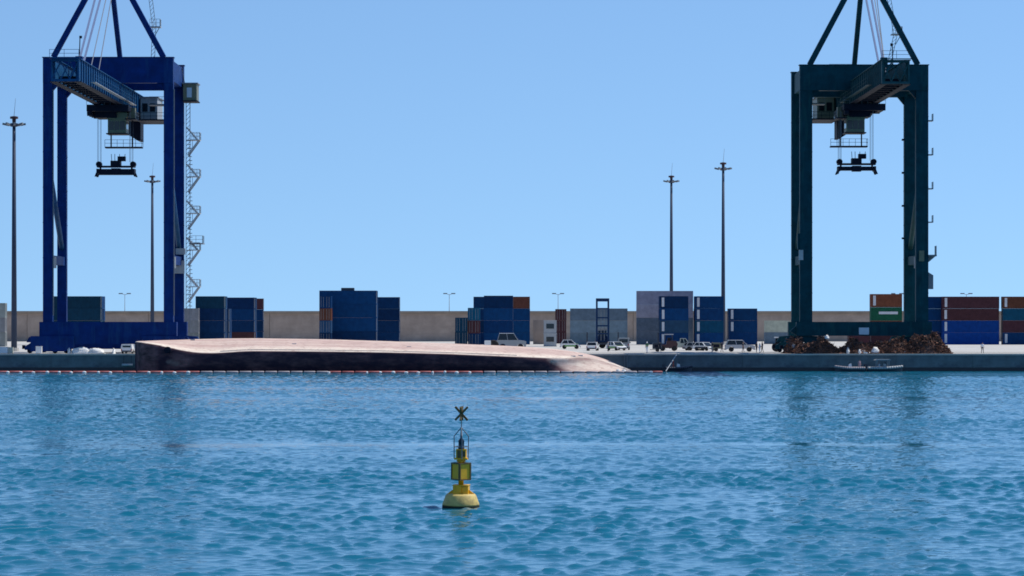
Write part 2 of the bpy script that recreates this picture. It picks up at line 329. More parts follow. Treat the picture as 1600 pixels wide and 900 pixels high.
def crane(X0, Y0, H, half, s, paint, gpaint, zb, gh, yn, yf, label, sill_bot, inner_stairs, lw, G):
    e = empty('gantry_crane', (X0, Y0, QZ), label, 'crane', 'quayside container cranes')
    B = lambda: MB()
    # legs
    for y in (0, G):
        for sx in (-1, 1):
            x = sx*(half-lw)
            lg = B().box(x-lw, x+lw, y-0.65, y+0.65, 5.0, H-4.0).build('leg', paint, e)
            for z in np.arange(9.5, H-5, 5.6): B().box(x-lw-0.03, x+lw+0.03, y-0.68, y+0.68, z, z+0.14).build('splice_flange', paint, lg)
            # knee plate at the top corner
            B().prism([(x-sx*lw, H-4.0), (x-sx*(lw+1.1), H-4.0), (x-sx*lw, H-5.3)], y-0.3, y+0.3).build('knee_plate', paint, e)
            # travel gear
            eq = B().prism([(x-3.4, 1.75), (x+3.4, 1.75), (x+3.0, 2.6), (x+1.0, sill_bot-0.01 if sill_bot > 2.7 else 2.75), (x-1.0, sill_bot-0.01 if sill_bot > 2.7 else 2.75), (x-3.0, 2.6)], y-0.4, y+0.4).build('equaliser_beam', paint, e)
            for bx in (-1, 1):
                cx = x + bx*2.0
                bg_ = B().prism([(cx-1.65, 0.55), (cx+1.65, 0.55), (cx+1.65, 1.1), (cx+0.6, 1.74), (cx-0.6, 1.74), (cx-1.65, 1.1)], y-0.55, y+0.55).build('bogie', paint, e)
                for wx in (-0.9, 0.9):
                    B().tube((cx+wx, y-0.25, 0.42), (cx+wx, y+0.25, 0.42), 0.40, None, 14).build('wheel', 'dark_steel', bg_)
            B().box(x+sx*3.65, x+sx*4.1, y-0.3, y+0.3, 0.7, 1.3).build('buffer', 'dark_steel', e)
        B().box(-half-0.55, half+0.55, y-0.8, y+0.8, sill_bot, 5.0).build('sill_beam', paint, e)
        B().box(-half, half, y-0.75, y+0.75, H-4.0, H).build('cross_beam', paint, e)
        B().box(-half-0.12, half+0.12, y-0.85, y+0.85, H, H+0.12).build('beam_flange', paint, e)
        if sill_bot < 2:
            pass
    for sx in (-1, 1):
        x = sx*(half-lw)
        B().box(x-0.6, x+0.6, 0.76, G-0.76, H-3.6, H-0.4).build('side_beam', paint, e)
        B().tube((x, 0.6, 30), (x, G-0.6, 17), 0.42, None, 10).build('diagonal_brace', gpaint, e, True)
        B().box(x-0.5, x+0.5, 0.66, G-0.66, 14.2, 15.6).build('tie_beam', paint, e)
        B().box(x-0.6, x+0.6, 2.0, 5.0, 13.6, 15.4).build('cable_box', 'galv_dark', e)
        B().bar((x+s*0.85, -0.35, 6), (x+s*0.85, -0.35, H-5), 0.16).build('conduit', 'galv_dark', e)
    # twin girder
    for sx in (-1, 1):
        x = sx*1.75
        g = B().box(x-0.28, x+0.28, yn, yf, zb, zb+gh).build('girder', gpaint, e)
        B().box(x-0.5, x+0.5, yn-0.05, yf+0.05, zb+gh, zb+gh+0.1).build('flange', gpaint, g)
        B().box(x-0.5, x+0.5, yn-0.05, yf+0.05, zb-0.1, zb).build('flange', 'dark_steel', g)  # darker than the upper flange: underside shade painted in
        me = B().box(0, sx*0.2, -0.07, 0.07, 0.02, gh-0.02).mesh('stiffener', gpaint)
        y = yn + 1.2
        while y < yf - 0.5:
            obj('stiffener', me, g, (x+sx*0.28, y, zb)); y += 2.6
        me2 = B().box(0, sx*0.12, 0, 2.2, 0, 0.1).mesh('rail_lug', 'galv')
    me = B().box(-1.46, 1.46, -0.35, 0.35, 0, 0.9).mesh('cross_tie', 'dark_steel')  # dark colour carries the shade under the girder
    y = yn + 4
    while y < yf - 1:
        obj('cross_tie', me, e, (0, y, zb+0.1)); y += 4.2
    fr = B()
    fr.box(-2.0, 2.0, yn-0.5, yn-0.06, zb+gh-0.35, zb+gh+0.05).box(-2.0, 2.0, yn-0.5, yn-0.06, zb-0.05, zb+0.3)
    for k in range(3):
        a = -1.9 + k*1.27
        fr.bar((a, yn-0.28, zb+0.3), (a+1.27, yn-0.28, zb+gh-0.35), 0.16)
        fr.bar((a+1.27, yn-0.28, zb+0.3), (a, yn-0.28, zb+gh-0.35), 0.12)
    for a in (-1.9, 1.9): fr.box(a-0.12, a+0.12, yn-0.48, yn-0.08, zb+0.3, zb+gh-0.35)
    fr.build('end_frame', gpaint, e)
    railing(B().box(-2.2, 2.2, yn-1.4, yn-0.5, zb+gh+0.11, zb+gh+0.19), (-2.1, yn-1.35, zb+gh+0.2), (2.1, yn-1.35, zb+gh+0.2)).build('tip_platform', gpaint, e)
    wk = B().box(s*2.3, s*3.0, yn+10, yf-24, zb+0.6, zb+0.66).build('walkway', 'galv' if s > 0 else gpaint, e)
    railing(B(), (s*2.95, yn+10, zb+0.66), (s*2.95, yf-24, zb+0.66), 1.05, 2.4, 0.022).build('handrail', gpaint, wk)
    # trolley with cab
    t = B()
    for ty in (-1.5, 6.5): t.box(-3.3, 3.3, ty, ty+0.9, zb-1.2, zb-0.15)
    for tx in (-3.3, 2.5): t.box(tx, tx+0.8, -0.6, 6.5, zb-1.1, zb-0.25)
    tr = t.build('trolley_frame', 'dark_steel', e)
    B().box(-2.2, 1.2, 0.5, 5.5, zb-2.1, zb-0.4).build('hoist_machinery', 'dark_steel', tr)
    for k in range(4): B().tube((-3.2+k*0.05, -1.3+k*2.3, zb-1.45), (-2.5, -1.3+k*2.3, zb-1.45), 0.5, None, 14).build('sheave', 'dark_steel', tr)
    ca, cb = sorted((s*-0.3, s*2.6)); cz = zb-4.5
    cab = B().box(ca, cb, 1.4, 5.0, cz, zb-2.25).box(ca-0.15, cb+0.15, 1.2, 5.2, zb-2.25, zb-1.22).build('operator_cab', 'olive', e)
    for k in range(3):
        a = ca+0.12+k*(cb-ca-0.24)/3
        B().box(a+0.05, a+(cb-ca-0.24)/3-0.05, 1.375, 1.40, cz+0.5, zb-2.6).build('window', 'glass', cab)
    for xx in (ca-0.02, cb): B().box(xx, xx+0.02, 1.7, 4.4, cz+0.7, zb-2.6).build('window', 'glass', cab)
    B().box(ca-0.25, cb+0.25, 1.15, 5.2, cz-0.16, cz).build('floor_frame', 'dark_steel', cab)
    for k in range(9):          # festoon cable under the girder
        fz = B(); y0 = 9 + k*2.6
        for q1 in range(8):
            t0, t1 = q1/8, (q1+1)/8; f = lambda t: (-s*2.4, y0+2.6*t, zb-0.2-4.2*t*(1-t))
            fz.tube(f(t0), f(t1), 0.07, None, 5)
        fz.build('festoon_loop', 'dark_steel', e)
    for ty in (-1.5, 7.4): railing(B(), (-3.3, ty, zb-0.15), (3.3, ty, zb-0.15), 1.0, 0.9, 0.03).build('trolley_rail', 'galv_dark', tr)
    B().box(s*2.6, s*4.3, 0.2, 4.8, zb-2.4, zb-2.2).build('cab_gallery', 'dark_steel', e)
    railing(B(), (s*4.25, 0.25, zb-2.2), (s*4.25, 4.75, zb-2.2), 1.1, 0.8, 0.03).build('gallery_rail', 'galv_dark', e)
    B().box(s*2.9, s*3.9, 2.5, 4.0, zb-2.2, zb-0.4).build('control_cabinet', 'olive', e)
    # hanging service platform
    pz = zb-6.6; pa, pb = sorted((s*-0.9, s*5.0))
    pl = B().box(pa, pb, 2.4, 4.2, pz-0.22, pz)
    for px_ in (s*0.0, s*3.4): pl.bar((px_, 3.3, pz), (px_, 3.3, zb-1.1 if px_ else cz-0.16), 0.2)
    railing(pl, (pa, 2.45, pz), (pb, 2.45, pz), 1.1, 0.95); railing(pl, (pb, 2.45, pz), (pb, 4.15, pz), 1.1, 0.9)
    pl.build('service_platform', 'dark_steel', e)
    # rear hanger with sloping underside and machinery house
    hb = B(); hb.prism([(s*-1.6, zb-0.11), (s*1.6, zb-0.11), (s*1.6, zb-4.1), (s*1.1, zb-4.1), (s*-1.6, zb-2.4)], yf-6, yf-1.5)
    hb.build('counterweight_box', 'dark_steel', e)
    ha, hb_ = sorted((s*2.4, s*5.2))
    mh = B().box(ha, hb_, 23, 31, zb-1.0, zb+2.6).build('machinery_house', 'house_grey' if s > 0 else 'olive', e)
    B().box(ha-0.2, hb_+0.2, 22.8, 31.2, zb+2.6, zb+2.8).build('roof', 'galv_dark', mh)
    for k in range(2):
        a = ha+0.3+k*1.25; B().box(a, a+0.9, 22.97, 23.0, zb+0.3, zb+1.7).build('window', 'glass', mh)
    dk = B().box(s*1.9, s*(half-1.6), 21.6, 32, zb-1.25, zb-1.02)
    railing(dk, (s*2.0, 21.7, zb-1.02), (s*(half-1.7), 21.7, zb-1.02), 1.1, 1.1)
    dk.build('machinery_deck', 'dark_steel', e)
    dk = B().box(s*4.4, s*(half-1.55), 17, 20, zb+1.0, zb+1.2); railing(dk, (s*4.5, 17.1, zb+1.2), (s*(half-1.6), 17.1, zb+1.2), 1.2, 0.9)
    dk.bar((s*(half-2.9), 18, zb+1.2), (s*(half-2.9), 18, zb+4), 0.25).build('access_bridge', 'galv_dark', e)
    # hoist ropes, head block, spreader
    sz = 28.4 if s > 0 else 28.8; sb = sz if s > 0 else sz+0.3
    rp = B()
    for rx in (-2.75, -2.6, 2.35, 2.5):
        for ry in (1.2, 4.6): rp.tube((rx, ry, sz+2.0), (rx, ry, zb-1.2), 0.03, None, 5)
    rp.build('hoist_rope', 'rope', e)
    sp = B().box(-3.0, 3.0, 1.9, 3.9, sz+1.25, sz+1.5).build('head_block', 'dark_steel', e)
    B().box(-0.8, 0.75, 2.0, 3.8, sz+1.5, sz+2.3).box(0.3, 1.5, 2.2, 3.4, sz+2.25, sz+3.0).build('cable_basket', 'dark_steel', sp)
    for px_ in (-0.7, -0.2, 0.5, 1.3): B().bar((px_, 2.9, sz+2.25), (px_*1.1, 2.9, sz+3.4), 0.09).build('guide', 'galv_dark', sp)
    for sx in (-1, 1):
        B().tube((sx*2.72, 2.3, sz+1.75), (sx*2.72, 3.5, sz+1.75), 0.46, None, 14).build('sheave', 'dark_steel', sp)
        B().box(sx*2.5-0.12, sx*2.5+0.12, 2.6, 3.2, sz+0.7, sz+1.25).build('hanger', 'dark_steel', sp)
    s2 = B().box(-2.7, 2.7, 2.2, 3.6, sb+0.05, sz+0.98).box(-0.7, 0.7, 2.1, 3.7, sz+0.2, sz+1.1).build('spreader_beam', 'dark_steel', e)
    for sx in (-1, 1):
        B().box(sx*2.65, sx*3.02, 1.7, 4.1, sz+0.25, sz+1.0).build('end_frame', 'dark_steel', s2)
        for yy in (1.6, 3.9): B().prism([(sx*2.7, sz+0.5), (sx*3.0, sz+0.5), (sx*3.3, sz-0.25), (sx*3.0, sz-0.25)], yy, yy+0.3).build('corner_guide', 'dark_steel', s2)
    for o_ in [c for c in e.children if c.name.split('.')[0] in ('hoist_rope', 'head_block', 'spreader_beam')]: o_.location.x += s*0.85
    # pylon above the portal
    ap_z = H + 15.3
    for sx in (-1, 1):
        B().bar((sx*(half-1.6), 0, H+0.12), (sx*0.5, 0.4, ap_z), 0.85).build('pylon_leg', paint, e)
    B().bar((0, G, H+0.12), (0, 1.0, ap_z), 0.75).build('back_stay', paint, e)
    B().box(-1.6, 1.6, -0.6, 1.6, ap_z-0.3, ap_z+1.1).build('pylon_head', paint, e)
    for xx in (-0.45, 0.25):
        B().bar((xx*1.3, -0.3, ap_z), (xx, yn+16, zb+gh+0.1), 0.26).build('forestay', 'stay', e)
    for k, xx in enumerate((0.95, 1.5)):
        B().tube((xx, -0.3, ap_z), (xx, yn+20+k*5, zb+gh+0.1), 0.07, None, 6).build('boom_rope', 'rope', e)
    B().box(-0.5, 0.5, yn+14, yn+15, zb+gh+0.1, zb+gh+1.6).build('rope_saddle', paint, e)
    # ladder with cage up the pylon
    lx0 = 6.6 if s > 0 else 4.4
    ld = B(); a = Vector((lx0, 4, H+0.1)); b = Vector((lx0+ (0.3 if s > 0 else 1.0), 3, H+5.2)); c = Vector((lx0-0.6, 2, ap_z-2))
    for p, q_ in ((a, b), (b, c)):
        for dx in (-0.28, 0.28): ld.bar(p+Vector((dx,0,0)), q_+Vector((dx,0,0)), 0.09)
        n = int((q_-p).length/0.6)
        for k in range(n):
            m_ = p.lerp(q_, k/n); m2 = p.lerp(q_, (k+1)/n)
            ld.bar(m_+Vector((-0.28,0,0)), m2+Vector((0.28,0,0)), 0.06)
    ld.build('ladder', 'galv', e)
    pf = B().box(b.x-0.7, b.x+1.1, 2.2, 4, b.z-0.1, b.z+0.05).bar((b.x+0.9, 3, b.z), (b.x, 3, b.z-1.6), 0.12)
    railing(pf, (b.x-0.6, 2.3, b.z), (b.x+1.0, 2.3, b.z), 1.2, 0.5); railing(pf, (b.x+1.0, 2.3, b.z), (b.x+1.0, 3.9, b.z), 1.2, 0.5)
    pf.build('ladder_landing', 'galv', e)
    railing(B(), (1.8 if s > 0 else -4, G, H+0.12), (6.5 if s > 0 else 0, G, H+0.12), 1.3, 0.9, 0.03).build('beam_handrail', 'galv', e)
    B().bar((-4.6*s, -0.2, H+0.12), (-4.5*s, -0.2, H+3.4), 0.14).box(-4.6*s, -4.2*s, -0.35, 0, H+3.1, H+3.5).build('floodlight_post', 'dark_steel', e)
    # stairs
    if inner_stairs:
        xo = half; ly = G
        st = B()
        for dx in (0.35, 1.0):
            st.bar((xo+dx, ly, 3), (xo+dx, ly, 41), 0.10)
        z = 3.0
        while z < 40.4:
            st.bar((xo+0.35, ly, z), (xo+1.0, ly, z+0.7), 0.07); z += 0.7
        st.build('stair_mast', 'galv_dark', e)
        for j, z in enumerate((34.8, 28.8, 22.8, 16.8, 10.8)):
            ln = B().box(xo+1.1, xo+2.7, ly-1.2, ly+1.2, z-0.12, z)
            for yy in (ly-1.15, ly+1.15): railing(ln, (xo+1.15, yy, z), (xo+2.65, yy, z), 1.15, 0.5)
            railing(ln, (xo+2.65, ly-1.15, z), (xo+2.65, ly+1.15, z), 1.15, 0.6)
            ld = ln.build('stair_landing', 'galv', e)
            k_ = B()
            for yy in (ly-1.0, ly+1.0):
                k_.bar((xo+0.7, yy, z-2.6), (xo+2.5, yy, z-0.1), 0.2).bar((xo+0.5, yy, z+2.0), (xo+2.2, yy, z), 0.2).bar((xo+0.4, yy, z-0.1), (xo+1.1, yy, z-0.1), 0.13)
            k_.bar((xo+1.5, ly-1.0, z-1.4), (xo+1.5, ly-1.0, z), 0.08).bar((xo+0.6, ly-1.0, z-1.4), (xo+1.5, ly-1.0, z-1.4), 0.1)
            k_.build('bracket', 'galv', ld)
            fl = B()
            for q1 in range(9):
                yy = ly+1.3+q1*0.5; zz = z-q1*0.63; fl.box(xo+0.42, xo+0.95, yy, yy+0.35, zz-0.1, zz)
            fl.build('stair_flight', 'galv_dark', e)
        mp = B().box(xo+1.0, xo+3.3, ly-2, ly+1, 17.7, 17.85); railing(mp, (xo+1.1, ly-1.9, 17.85), (xo+3.2, ly-1.9, 17.85), 1.2, 0.7); railing(mp, (xo+3.2, ly-1.9, 17.85), (xo+3.2, ly+0.9, 17.85), 1.2, 0.7)
        mp.build('lift_platform', 'galv_dark', e)
        B().box(xo-1.45, xo+0.2, ly-1.6, ly-0.7, 12.9, 15.0).box(xo-1.2, xo+0.3, ly-1.5, ly-0.7, 16.0, 17.0).build('switch_cabinet', 'house_grey', e)
        cbn = B().box(xo+0.1, xo+2.3, ly-2.2, ly+1.5, 41.1, 43.8).build('checker_cabin', 'olive', e)
        B().box(xo-0.1, xo+2.5, ly-2.4, ly+1.7, 43.8, 44.0).build('roof', 'galv_dark', cbn)
        B().box(xo+0.7, xo+1.5, ly-2.23, ly-2.2, 41.6, 43.2).build('window', 'sign', cbn)
        B().box(xo, xo+2.45, ly-2.4, ly+1.7, 40.9, 41.1).build('floor_frame', 'dark_steel', cbn)
        for z0 in (44.0,): B().bar((xo+0.3, ly-1.9, z0), (xo-0.2, ly-1.9, H-0.2), 0.12).build('cabin_strut', 'galv_dark', cbn)
    else:
        xo = half
        for z in (37, 31.6, 26.2, 20.9):
            ln = B().box(xo, xo+0.8, -0.6, 1.2, z-0.15, z)
            railing(ln, (xo+0.78, -0.55, z), (xo+0.78, 1.15, z), 1.0, 0.5)
            ln.build('stair_landing', 'galv_dark', e)
            B().box(xo-2*lw-0.35, xo-2*lw, G-0.5, G+0.3, z-2.4, z-2.1).build('step_bracket', 'dark_steel', e)
        ln = B().box(xo, xo+1.3, -0.9, 1.2, 15.4, 15.65).prism([(xo, 14.4), (xo+1.2, 15.4), (xo, 15.4)], -0.1, 0.1); railing(ln, (xo+1.25, -0.85, 15.65), (xo+1.25, 1.15, 15.65), 1.4, 0.5)
        ln.build('lift_platform', 'galv_dark', e)
        B().prism([(xo, 10.2), (xo+0.8, 10.2), (xo+0.8, 12.4), (xo, 12.9)], -0.5, 0.5).build('switch_cabinet', 'galv_dark', e)
        B().box(xo-1.5, xo-0.7, -0.95, -0.66, 14.6, 16.3).build('switch_cabinet', 'olive', e)
        B().box(-half-0.2, -half+0.5, -0.9, -0.66, 14.8, 16.4).build('lamp_box', 'galv', e)
        B().box(-half-0.35, -half, -0.5, 0.5, 16.5, 19.0).build('cable_guide', paint, e)
        B().box(-0.85, 0.75, -0.83, -0.80, 3.0, 4.1).build('sign_board', 'sign', e)
        B().prism([(-half-0.55, 2.9), (-half-1.6, 3.5), (-half-0.55, 4.4)], -0.4, 0.4).build('buffer_arm', paint, e)
        B().box(half-3.0, half+0.9, -1.2, -0.82, 0.6, 2.2).build('drive_cover', paint, e)
    if inner_stairs:
        for sx in (-1, 1): B().prism([(sx*(half+1.9), 0.3), (sx*(half+1.9), 2.75), (sx*(half+0.56), 2.75), (sx*(half-5), 2.75), (sx*(half-5), 0.9), (sx*(half-3.5), 0.3)], -1.15, -0.85).build('drive_cover', paint, e)
        B().box(-half+1.5, half-1.5, G-4.5, G-1.0, 0.6, 4.2).build('electrical_room', paint, e)
        B().box(-half+6, -half+8.0, G-4.53, G-4.5, 1.4, 2.7).build('shutter', 'dark_steel', e)
    return e

crane(-64.05, 508, 46.9, 10.33, 1, 'crane_blue', 'girder_blue', 39.55, 3.15, -49, 36, 'blue ship to shore gantry crane standing at the left end of the quay', 1.5, True, 0.75, 16.0)
crane(55.84, 508, 45.7, 10.18, -1, 'crane_teal', 'girder_teal', 39.7, 3.4, -42, 32, 'dark teal ship to shore gantry crane standing at the right behind scrap heaps', 2.8, False, 0.98, 15.0)

# ------------------------------------------------------------ containers
CC = {'navy': (0.002, 0.028, 0.092), 'blue': (0.002, 0.042, 0.135), 'bright blue': (0.002, 0.042, 0.21), 'teal': (0.004, 0.075, 0.145), 'dark teal': (0.004, 0.042, 0.080),
      'brown': (0.13, 0.050, 0.032), 'maroon': (0.070, 0.027, 0.033), 'orange brown': (0.17, 0.058, 0.032), 'green': (0.010, 0.085, 0.048),
      'slate grey': (0.155, 0.205, 0.265), 'mauve grey': (0.33, 0.32, 0.38), 'pale grey': (0.24, 0.26, 0.26), 'cream': (0.42, 0.46, 0.38), 'steel blue': (0.02, 0.06, 0.12)}
cm = {}
def container_meshes(L, Hh):
    k = (L, Hh)
    if k in cm: return cm[k]
    Wd = 2.44; b = MB(); n = int(L/0.28)
    xs = []
    for i in range(n):
        x = -L/2+0.12 + (L-0.24)*i/n; d = (L-0.24)/n
        xs += [(x, 0), (x+d*0.3, 0), (x+d*0.5, 0.036), (x+d*0.8, 0.036)]
    xs.append((L/2-0.12, 0))
    for sy in (-1, 1):
        vs = []
        for x, dd in xs: vs += [(x, sy*(Wd/2-0.02-dd), 0.15), (x, sy*(Wd/2-0.02-dd), Hh-0.1)]
        b.add(vs, [(2*i, 2*i+2, 2*i+3, 2*i+1) for i in range(len(xs)-1)])
    b.box(-L/2+0.05, L/2-0.05, -Wd/2+0.06, Wd/2-0.06, Hh-0.11, Hh-0.02)
    b.box(-L/2+0.04, -L/2+0.08, -Wd/2+0.1, Wd/2-0.1, 0.15, Hh-0.1)
    b.box(-L/2+0.08, L/2-0.05, -Wd/2+0.08, Wd/2-0.08, 0.1, 0.16)
    shell = b.mesh('shell', 'container')
    f = MB()
    for sx in (-1, 1):
        for sy in (-1, 1):
            f.box(sx*L/2, sx*(L/2-0.13), sy*Wd/2, sy*(Wd/2-0.13), 0, Hh-0.01)
        f.box(sx*(L/2-0.01), sx*(L/2-0.11), -Wd/2+0.13, Wd/2-0.13, 0.01, 0.16).box(sx*(L/2-0.01), sx*(L/2-0.11), -Wd/2+0.13, Wd/2-0.13, Hh-0.13, Hh-0.012)
    for sy in (-1, 1):
        f.box(-L/2+0.13, L/2-0.13, sy*(Wd/2-0.005), sy*(Wd/2-0.1), 0.01, 0.16).box(-L/2+0.13, L/2-0.13, sy*(Wd/2-0.005), sy*(Wd/2-0.08), Hh-0.11, Hh-0.012)
    frame = f.mesh('frame', 'container')
    d = MB().box(L/2-0.06, L/2-0.02, -Wd/2+0.14, -0.01, 0.17, Hh-0.14).box(L/2-0.06, L/2-0.02, 0.01, Wd/2-0.14, 0.17, Hh-0.14).mesh('door', 'container')
    rd = MB()
    for y in (-0.85, -0.35, 0.35, 0.85): rd.tube((L/2, y, 0.2), (L/2, y, Hh-0.17), 0.025, None, 5)
    rods = rd.mesh('lock_rod', 'door_rods')
    pn = MB().box(-L/2+0.42, -L/2+0.95, -Wd/2-0.012, -Wd/2+0.0, 0.35, Hh-0.3).mesh('label_panel', 'panel_white')
    cm[k] = (shell, frame, d, rods, pn); return cm[k]
TIER = {1: ['lone'], 2: ['bottom', 'top'], 3: ['bottom', 'middle', 'top'], 4: ['bottom', 'second lowest', 'third lowest', 'topmost']}
usedlab = set()
def stack(px, Y, tiers, where, L=6.06, hc=False, rows=1, right=False, end=False, panel=False, skip=0):
    """px: photo column of the front-left (or front-right) corner; tiers bottom to top"""
    Hh = 2.9 if hc else 2.59; Wd = 2.44; fl = Wd if end else L; fd = L if end else Wd
    x0 = WX(px, Y); xc = x0 - fl/2 if right else x0 + fl/2
    for r in range(skip, rows):
        for i, c in enumerate(tiers):
            base = CC[c]
            if r > 0: c = random.choice([c, 'navy', 'blue', c]); base = CC[c]
            f_ = random.uniform(0.8, 1.2); cc = tuple(v*f_*random.uniform(0.95, 1.05) for v in base)
            rowtxt = '' if r == 0 else [' one row back', ' two rows back', ' three rows back'][r-1]
            lab = f'{c} container{rowtxt}, {TIER[len(tiers)][i]} {where}'
            o = empty('shipping_container', (xc + random.uniform(-0.03, 0.03), Y + fd/2 + r*(fd+0.25) + random.uniform(-0.04, 0.04), QZ + i*Hh), lab, 'container', 'shipping containers stacked on the terminal', rz=R(-90) if end else 0)
            sh, fr, dr, rods, pn = container_meshes(L, Hh)
            parts = [('shell', sh), ('frame', fr), ('door', dr)]
            if r == 0 or not right: parts.append(('lock_rod', rods))
            if panel and r == 0 and (panel is True or i in panel): parts.append(('label_panel', pn))
            for nm, me in parts:
                p = obj(nm, me, o); p.color = (*cc, 1)
F40 = 12.19
stack(8, 640, ['pale grey', 'pale grey', 'pale grey'], 'of the grey stack cut by the left picture edge', hc=True, right=True)
stack(157, 680, ['navy', 'dark teal', 'dark teal', 'dark teal'], 'of the stack inside the left portal', L=F40, right=True, rows=3)
stack(310, 674, ['pale grey', 'pale grey', 'pale grey'], 'of the grey stack beside the left crane stairs', right=True, rows=1)
stack(350, 680, ['navy', 'navy', 'navy', 'dark teal'], 'of the stairs stack', right=True, rows=3)
stack(357, 694, ['navy', 'navy', 'blue'], 'of the low stack hidden behind the stairs stack', right=True, rows=3)
stack(397, 718, ['maroon', 'navy', 'blue', 'navy'], 'of the stack right of the stairs stack', right=True, rows=3)
stack(411, 752, ['navy', 'navy', 'navy', 'maroon'], 'of the narrow visible stack before the bare wall', right=True)
stack(499, 676, ['navy', 'steel blue', 'brown', 'blue'], 'of the end-on stack left of the tall block', end=True)
stack(588, 684, ['navy', 'blue', 'blue', 'blue'], 'of the tall navy block', L=F40, hc=True, right=True, rows=3)
stack(624, 706, ['navy', 'navy', 'navy', 'navy'], 'of the stack right of the tall block', right=True, rows=2)
stack(711, 645, ['dark teal', 'dark teal'], 'of the low end-on stack left of the crate', end=True, hc=True)
stack(731, 646, ['navy', 'maroon', 'teal'], 'of the stepped end-on stack above the crate', end=True, hc=False)
stack(756, 664, ['blue', 'blue', 'blue', 'navy'], 'of the stack behind the off-road truck')
stack(740, 694, ['navy', 'navy', 'navy', 'navy'], 'of the stack peeking out behind the off-road truck')
stack(828, 692, ['blue', 'blue', 'blue', 'brown'], 'of the stack right of the off-road truck', right=True, rows=2)
stack(868, 720, ['maroon', 'maroon', 'maroon'], 'of the dark end-on stack left of the slate stack', end=True)
stack(891, 682, ['slate grey', 'slate grey', 'slate grey'], 'of the slate stack behind the mast truck', L=F40, rows=1)
stack(995, 692, ['slate grey', 'slate grey', 'mauve grey', 'mauve grey'], 'of the tall grey stack', L=F40, hc=True)
stack(1031, 678, ['blue', 'steel blue', 'blue', 'navy'], 'of the blue stack before the grey one', panel=True, rows=2)
stack(1086, 680, ['blue', 'teal', 'blue', 'blue'], 'of the blue stack left of the tall mast', panel=True, rows=2)
stack(1139, 684, ['blue', 'blue', 'blue'], 'of the blue stack right of the tall mast', panel=(1, 2), rows=2)
stack(1195, 705, ['slate grey', 'cream'], 'of the pale pair beside the right crane leg')
stack(1326, 650, ['maroon'], 'under the right crane sill beam')
stack(1361, 622, ['maroon', 'brown', 'green', 'orange brown'], 'of the stack inside the right crane portal', panel=(3,))
stack(1430, 694, ['navy', 'blue', 'blue', 'blue'], 'of the stack behind the right crane leg')
stack(1473, 690, ['bright blue', 'bright blue', 'maroon', 'maroon'], 'of the long stack right of the right crane', L=F40, panel=True)
stack(1567, 690, ['blue', 'maroon', 'teal', 'brown'], 'of the stack cut by the right picture edge', L=F40, panel=(0, 3))
# lettering bar on the green container, dark flat bundle on the tall navy block
for o in col.objects:
    if o.name.startswith('shipping_container') and o['label'].startswith('green container'):
        MB().box(-1.5, 2.2, -1.245, -1.222, 1.25, 1.75).build('painted_bar', 'panel_white', o)
p = W(533, 500, 688); tag(MB().box(0, 2.8, 0, 2.2, 0.0, 0.55).box(0.05, 2.75, 0.05, 2.15, 0.55, 0.62).build('flat_rack', 'dark_paint', loc=(p.x, 688, QZ+4*2.9)), 'small dark flat rack lying on top of the tall navy block', 'flat rack')

# ------------------------------------------------------------ site cabins, barrier post
e = empty('site_cabin', (WX(850, 640), 640, QZ), 'lower grey site cabin with dark window left of the slate containers', 'cabin', 'stacked site cabins')
for k in range(2):
    if k: e = empty('site_cabin', (WX(850, 640), 640, QZ+2.62), 'upper grey site cabin with dark window stacked on another cabin', 'cabin', 'stacked site cabins')
    MB().box(0, 2.5, 0, 6, 0.12, 2.5).build('wall', 'house_grey', e)
    MB().box(-0.06, 2.56, -0.06, 6.06, 2.5, 2.62).build('roof', 'galv', e)
    MB().box(-0.05, 2.55, -0.05, 6.05, 0, 0.12).build('base', 'galv_dark', e)
    MB().box(0.45, 2.0, -0.03, -0.0, 0.95, 1.95).build('window', 'glass', e)
tag(MB().box(0, 3.2, 0, 0.25, 0, 5.3).build('concrete_block', 'seawall', loc=(WX(833, 700), 700, QZ)), 'tan concrete panel left of the stacked site cabins', 'concrete panel')
e = empty('site_cabin', (WX(201, 530), 530, QZ), 'pale grey site cabin under the left crane behind the ship stern', 'cabin')
MB().box(0, 4.6, 0, 2.4, 0.1, 2.35).build('wall', 'house_grey', e); MB().box(-0.08, 4.68, -0.08, 2.48, 2.35, 2.48).build('roof', 'galv', e)
MB().box(0.5, 1.6, -0.03, 0, 1.0, 1.9).build('window', 'glass', e)

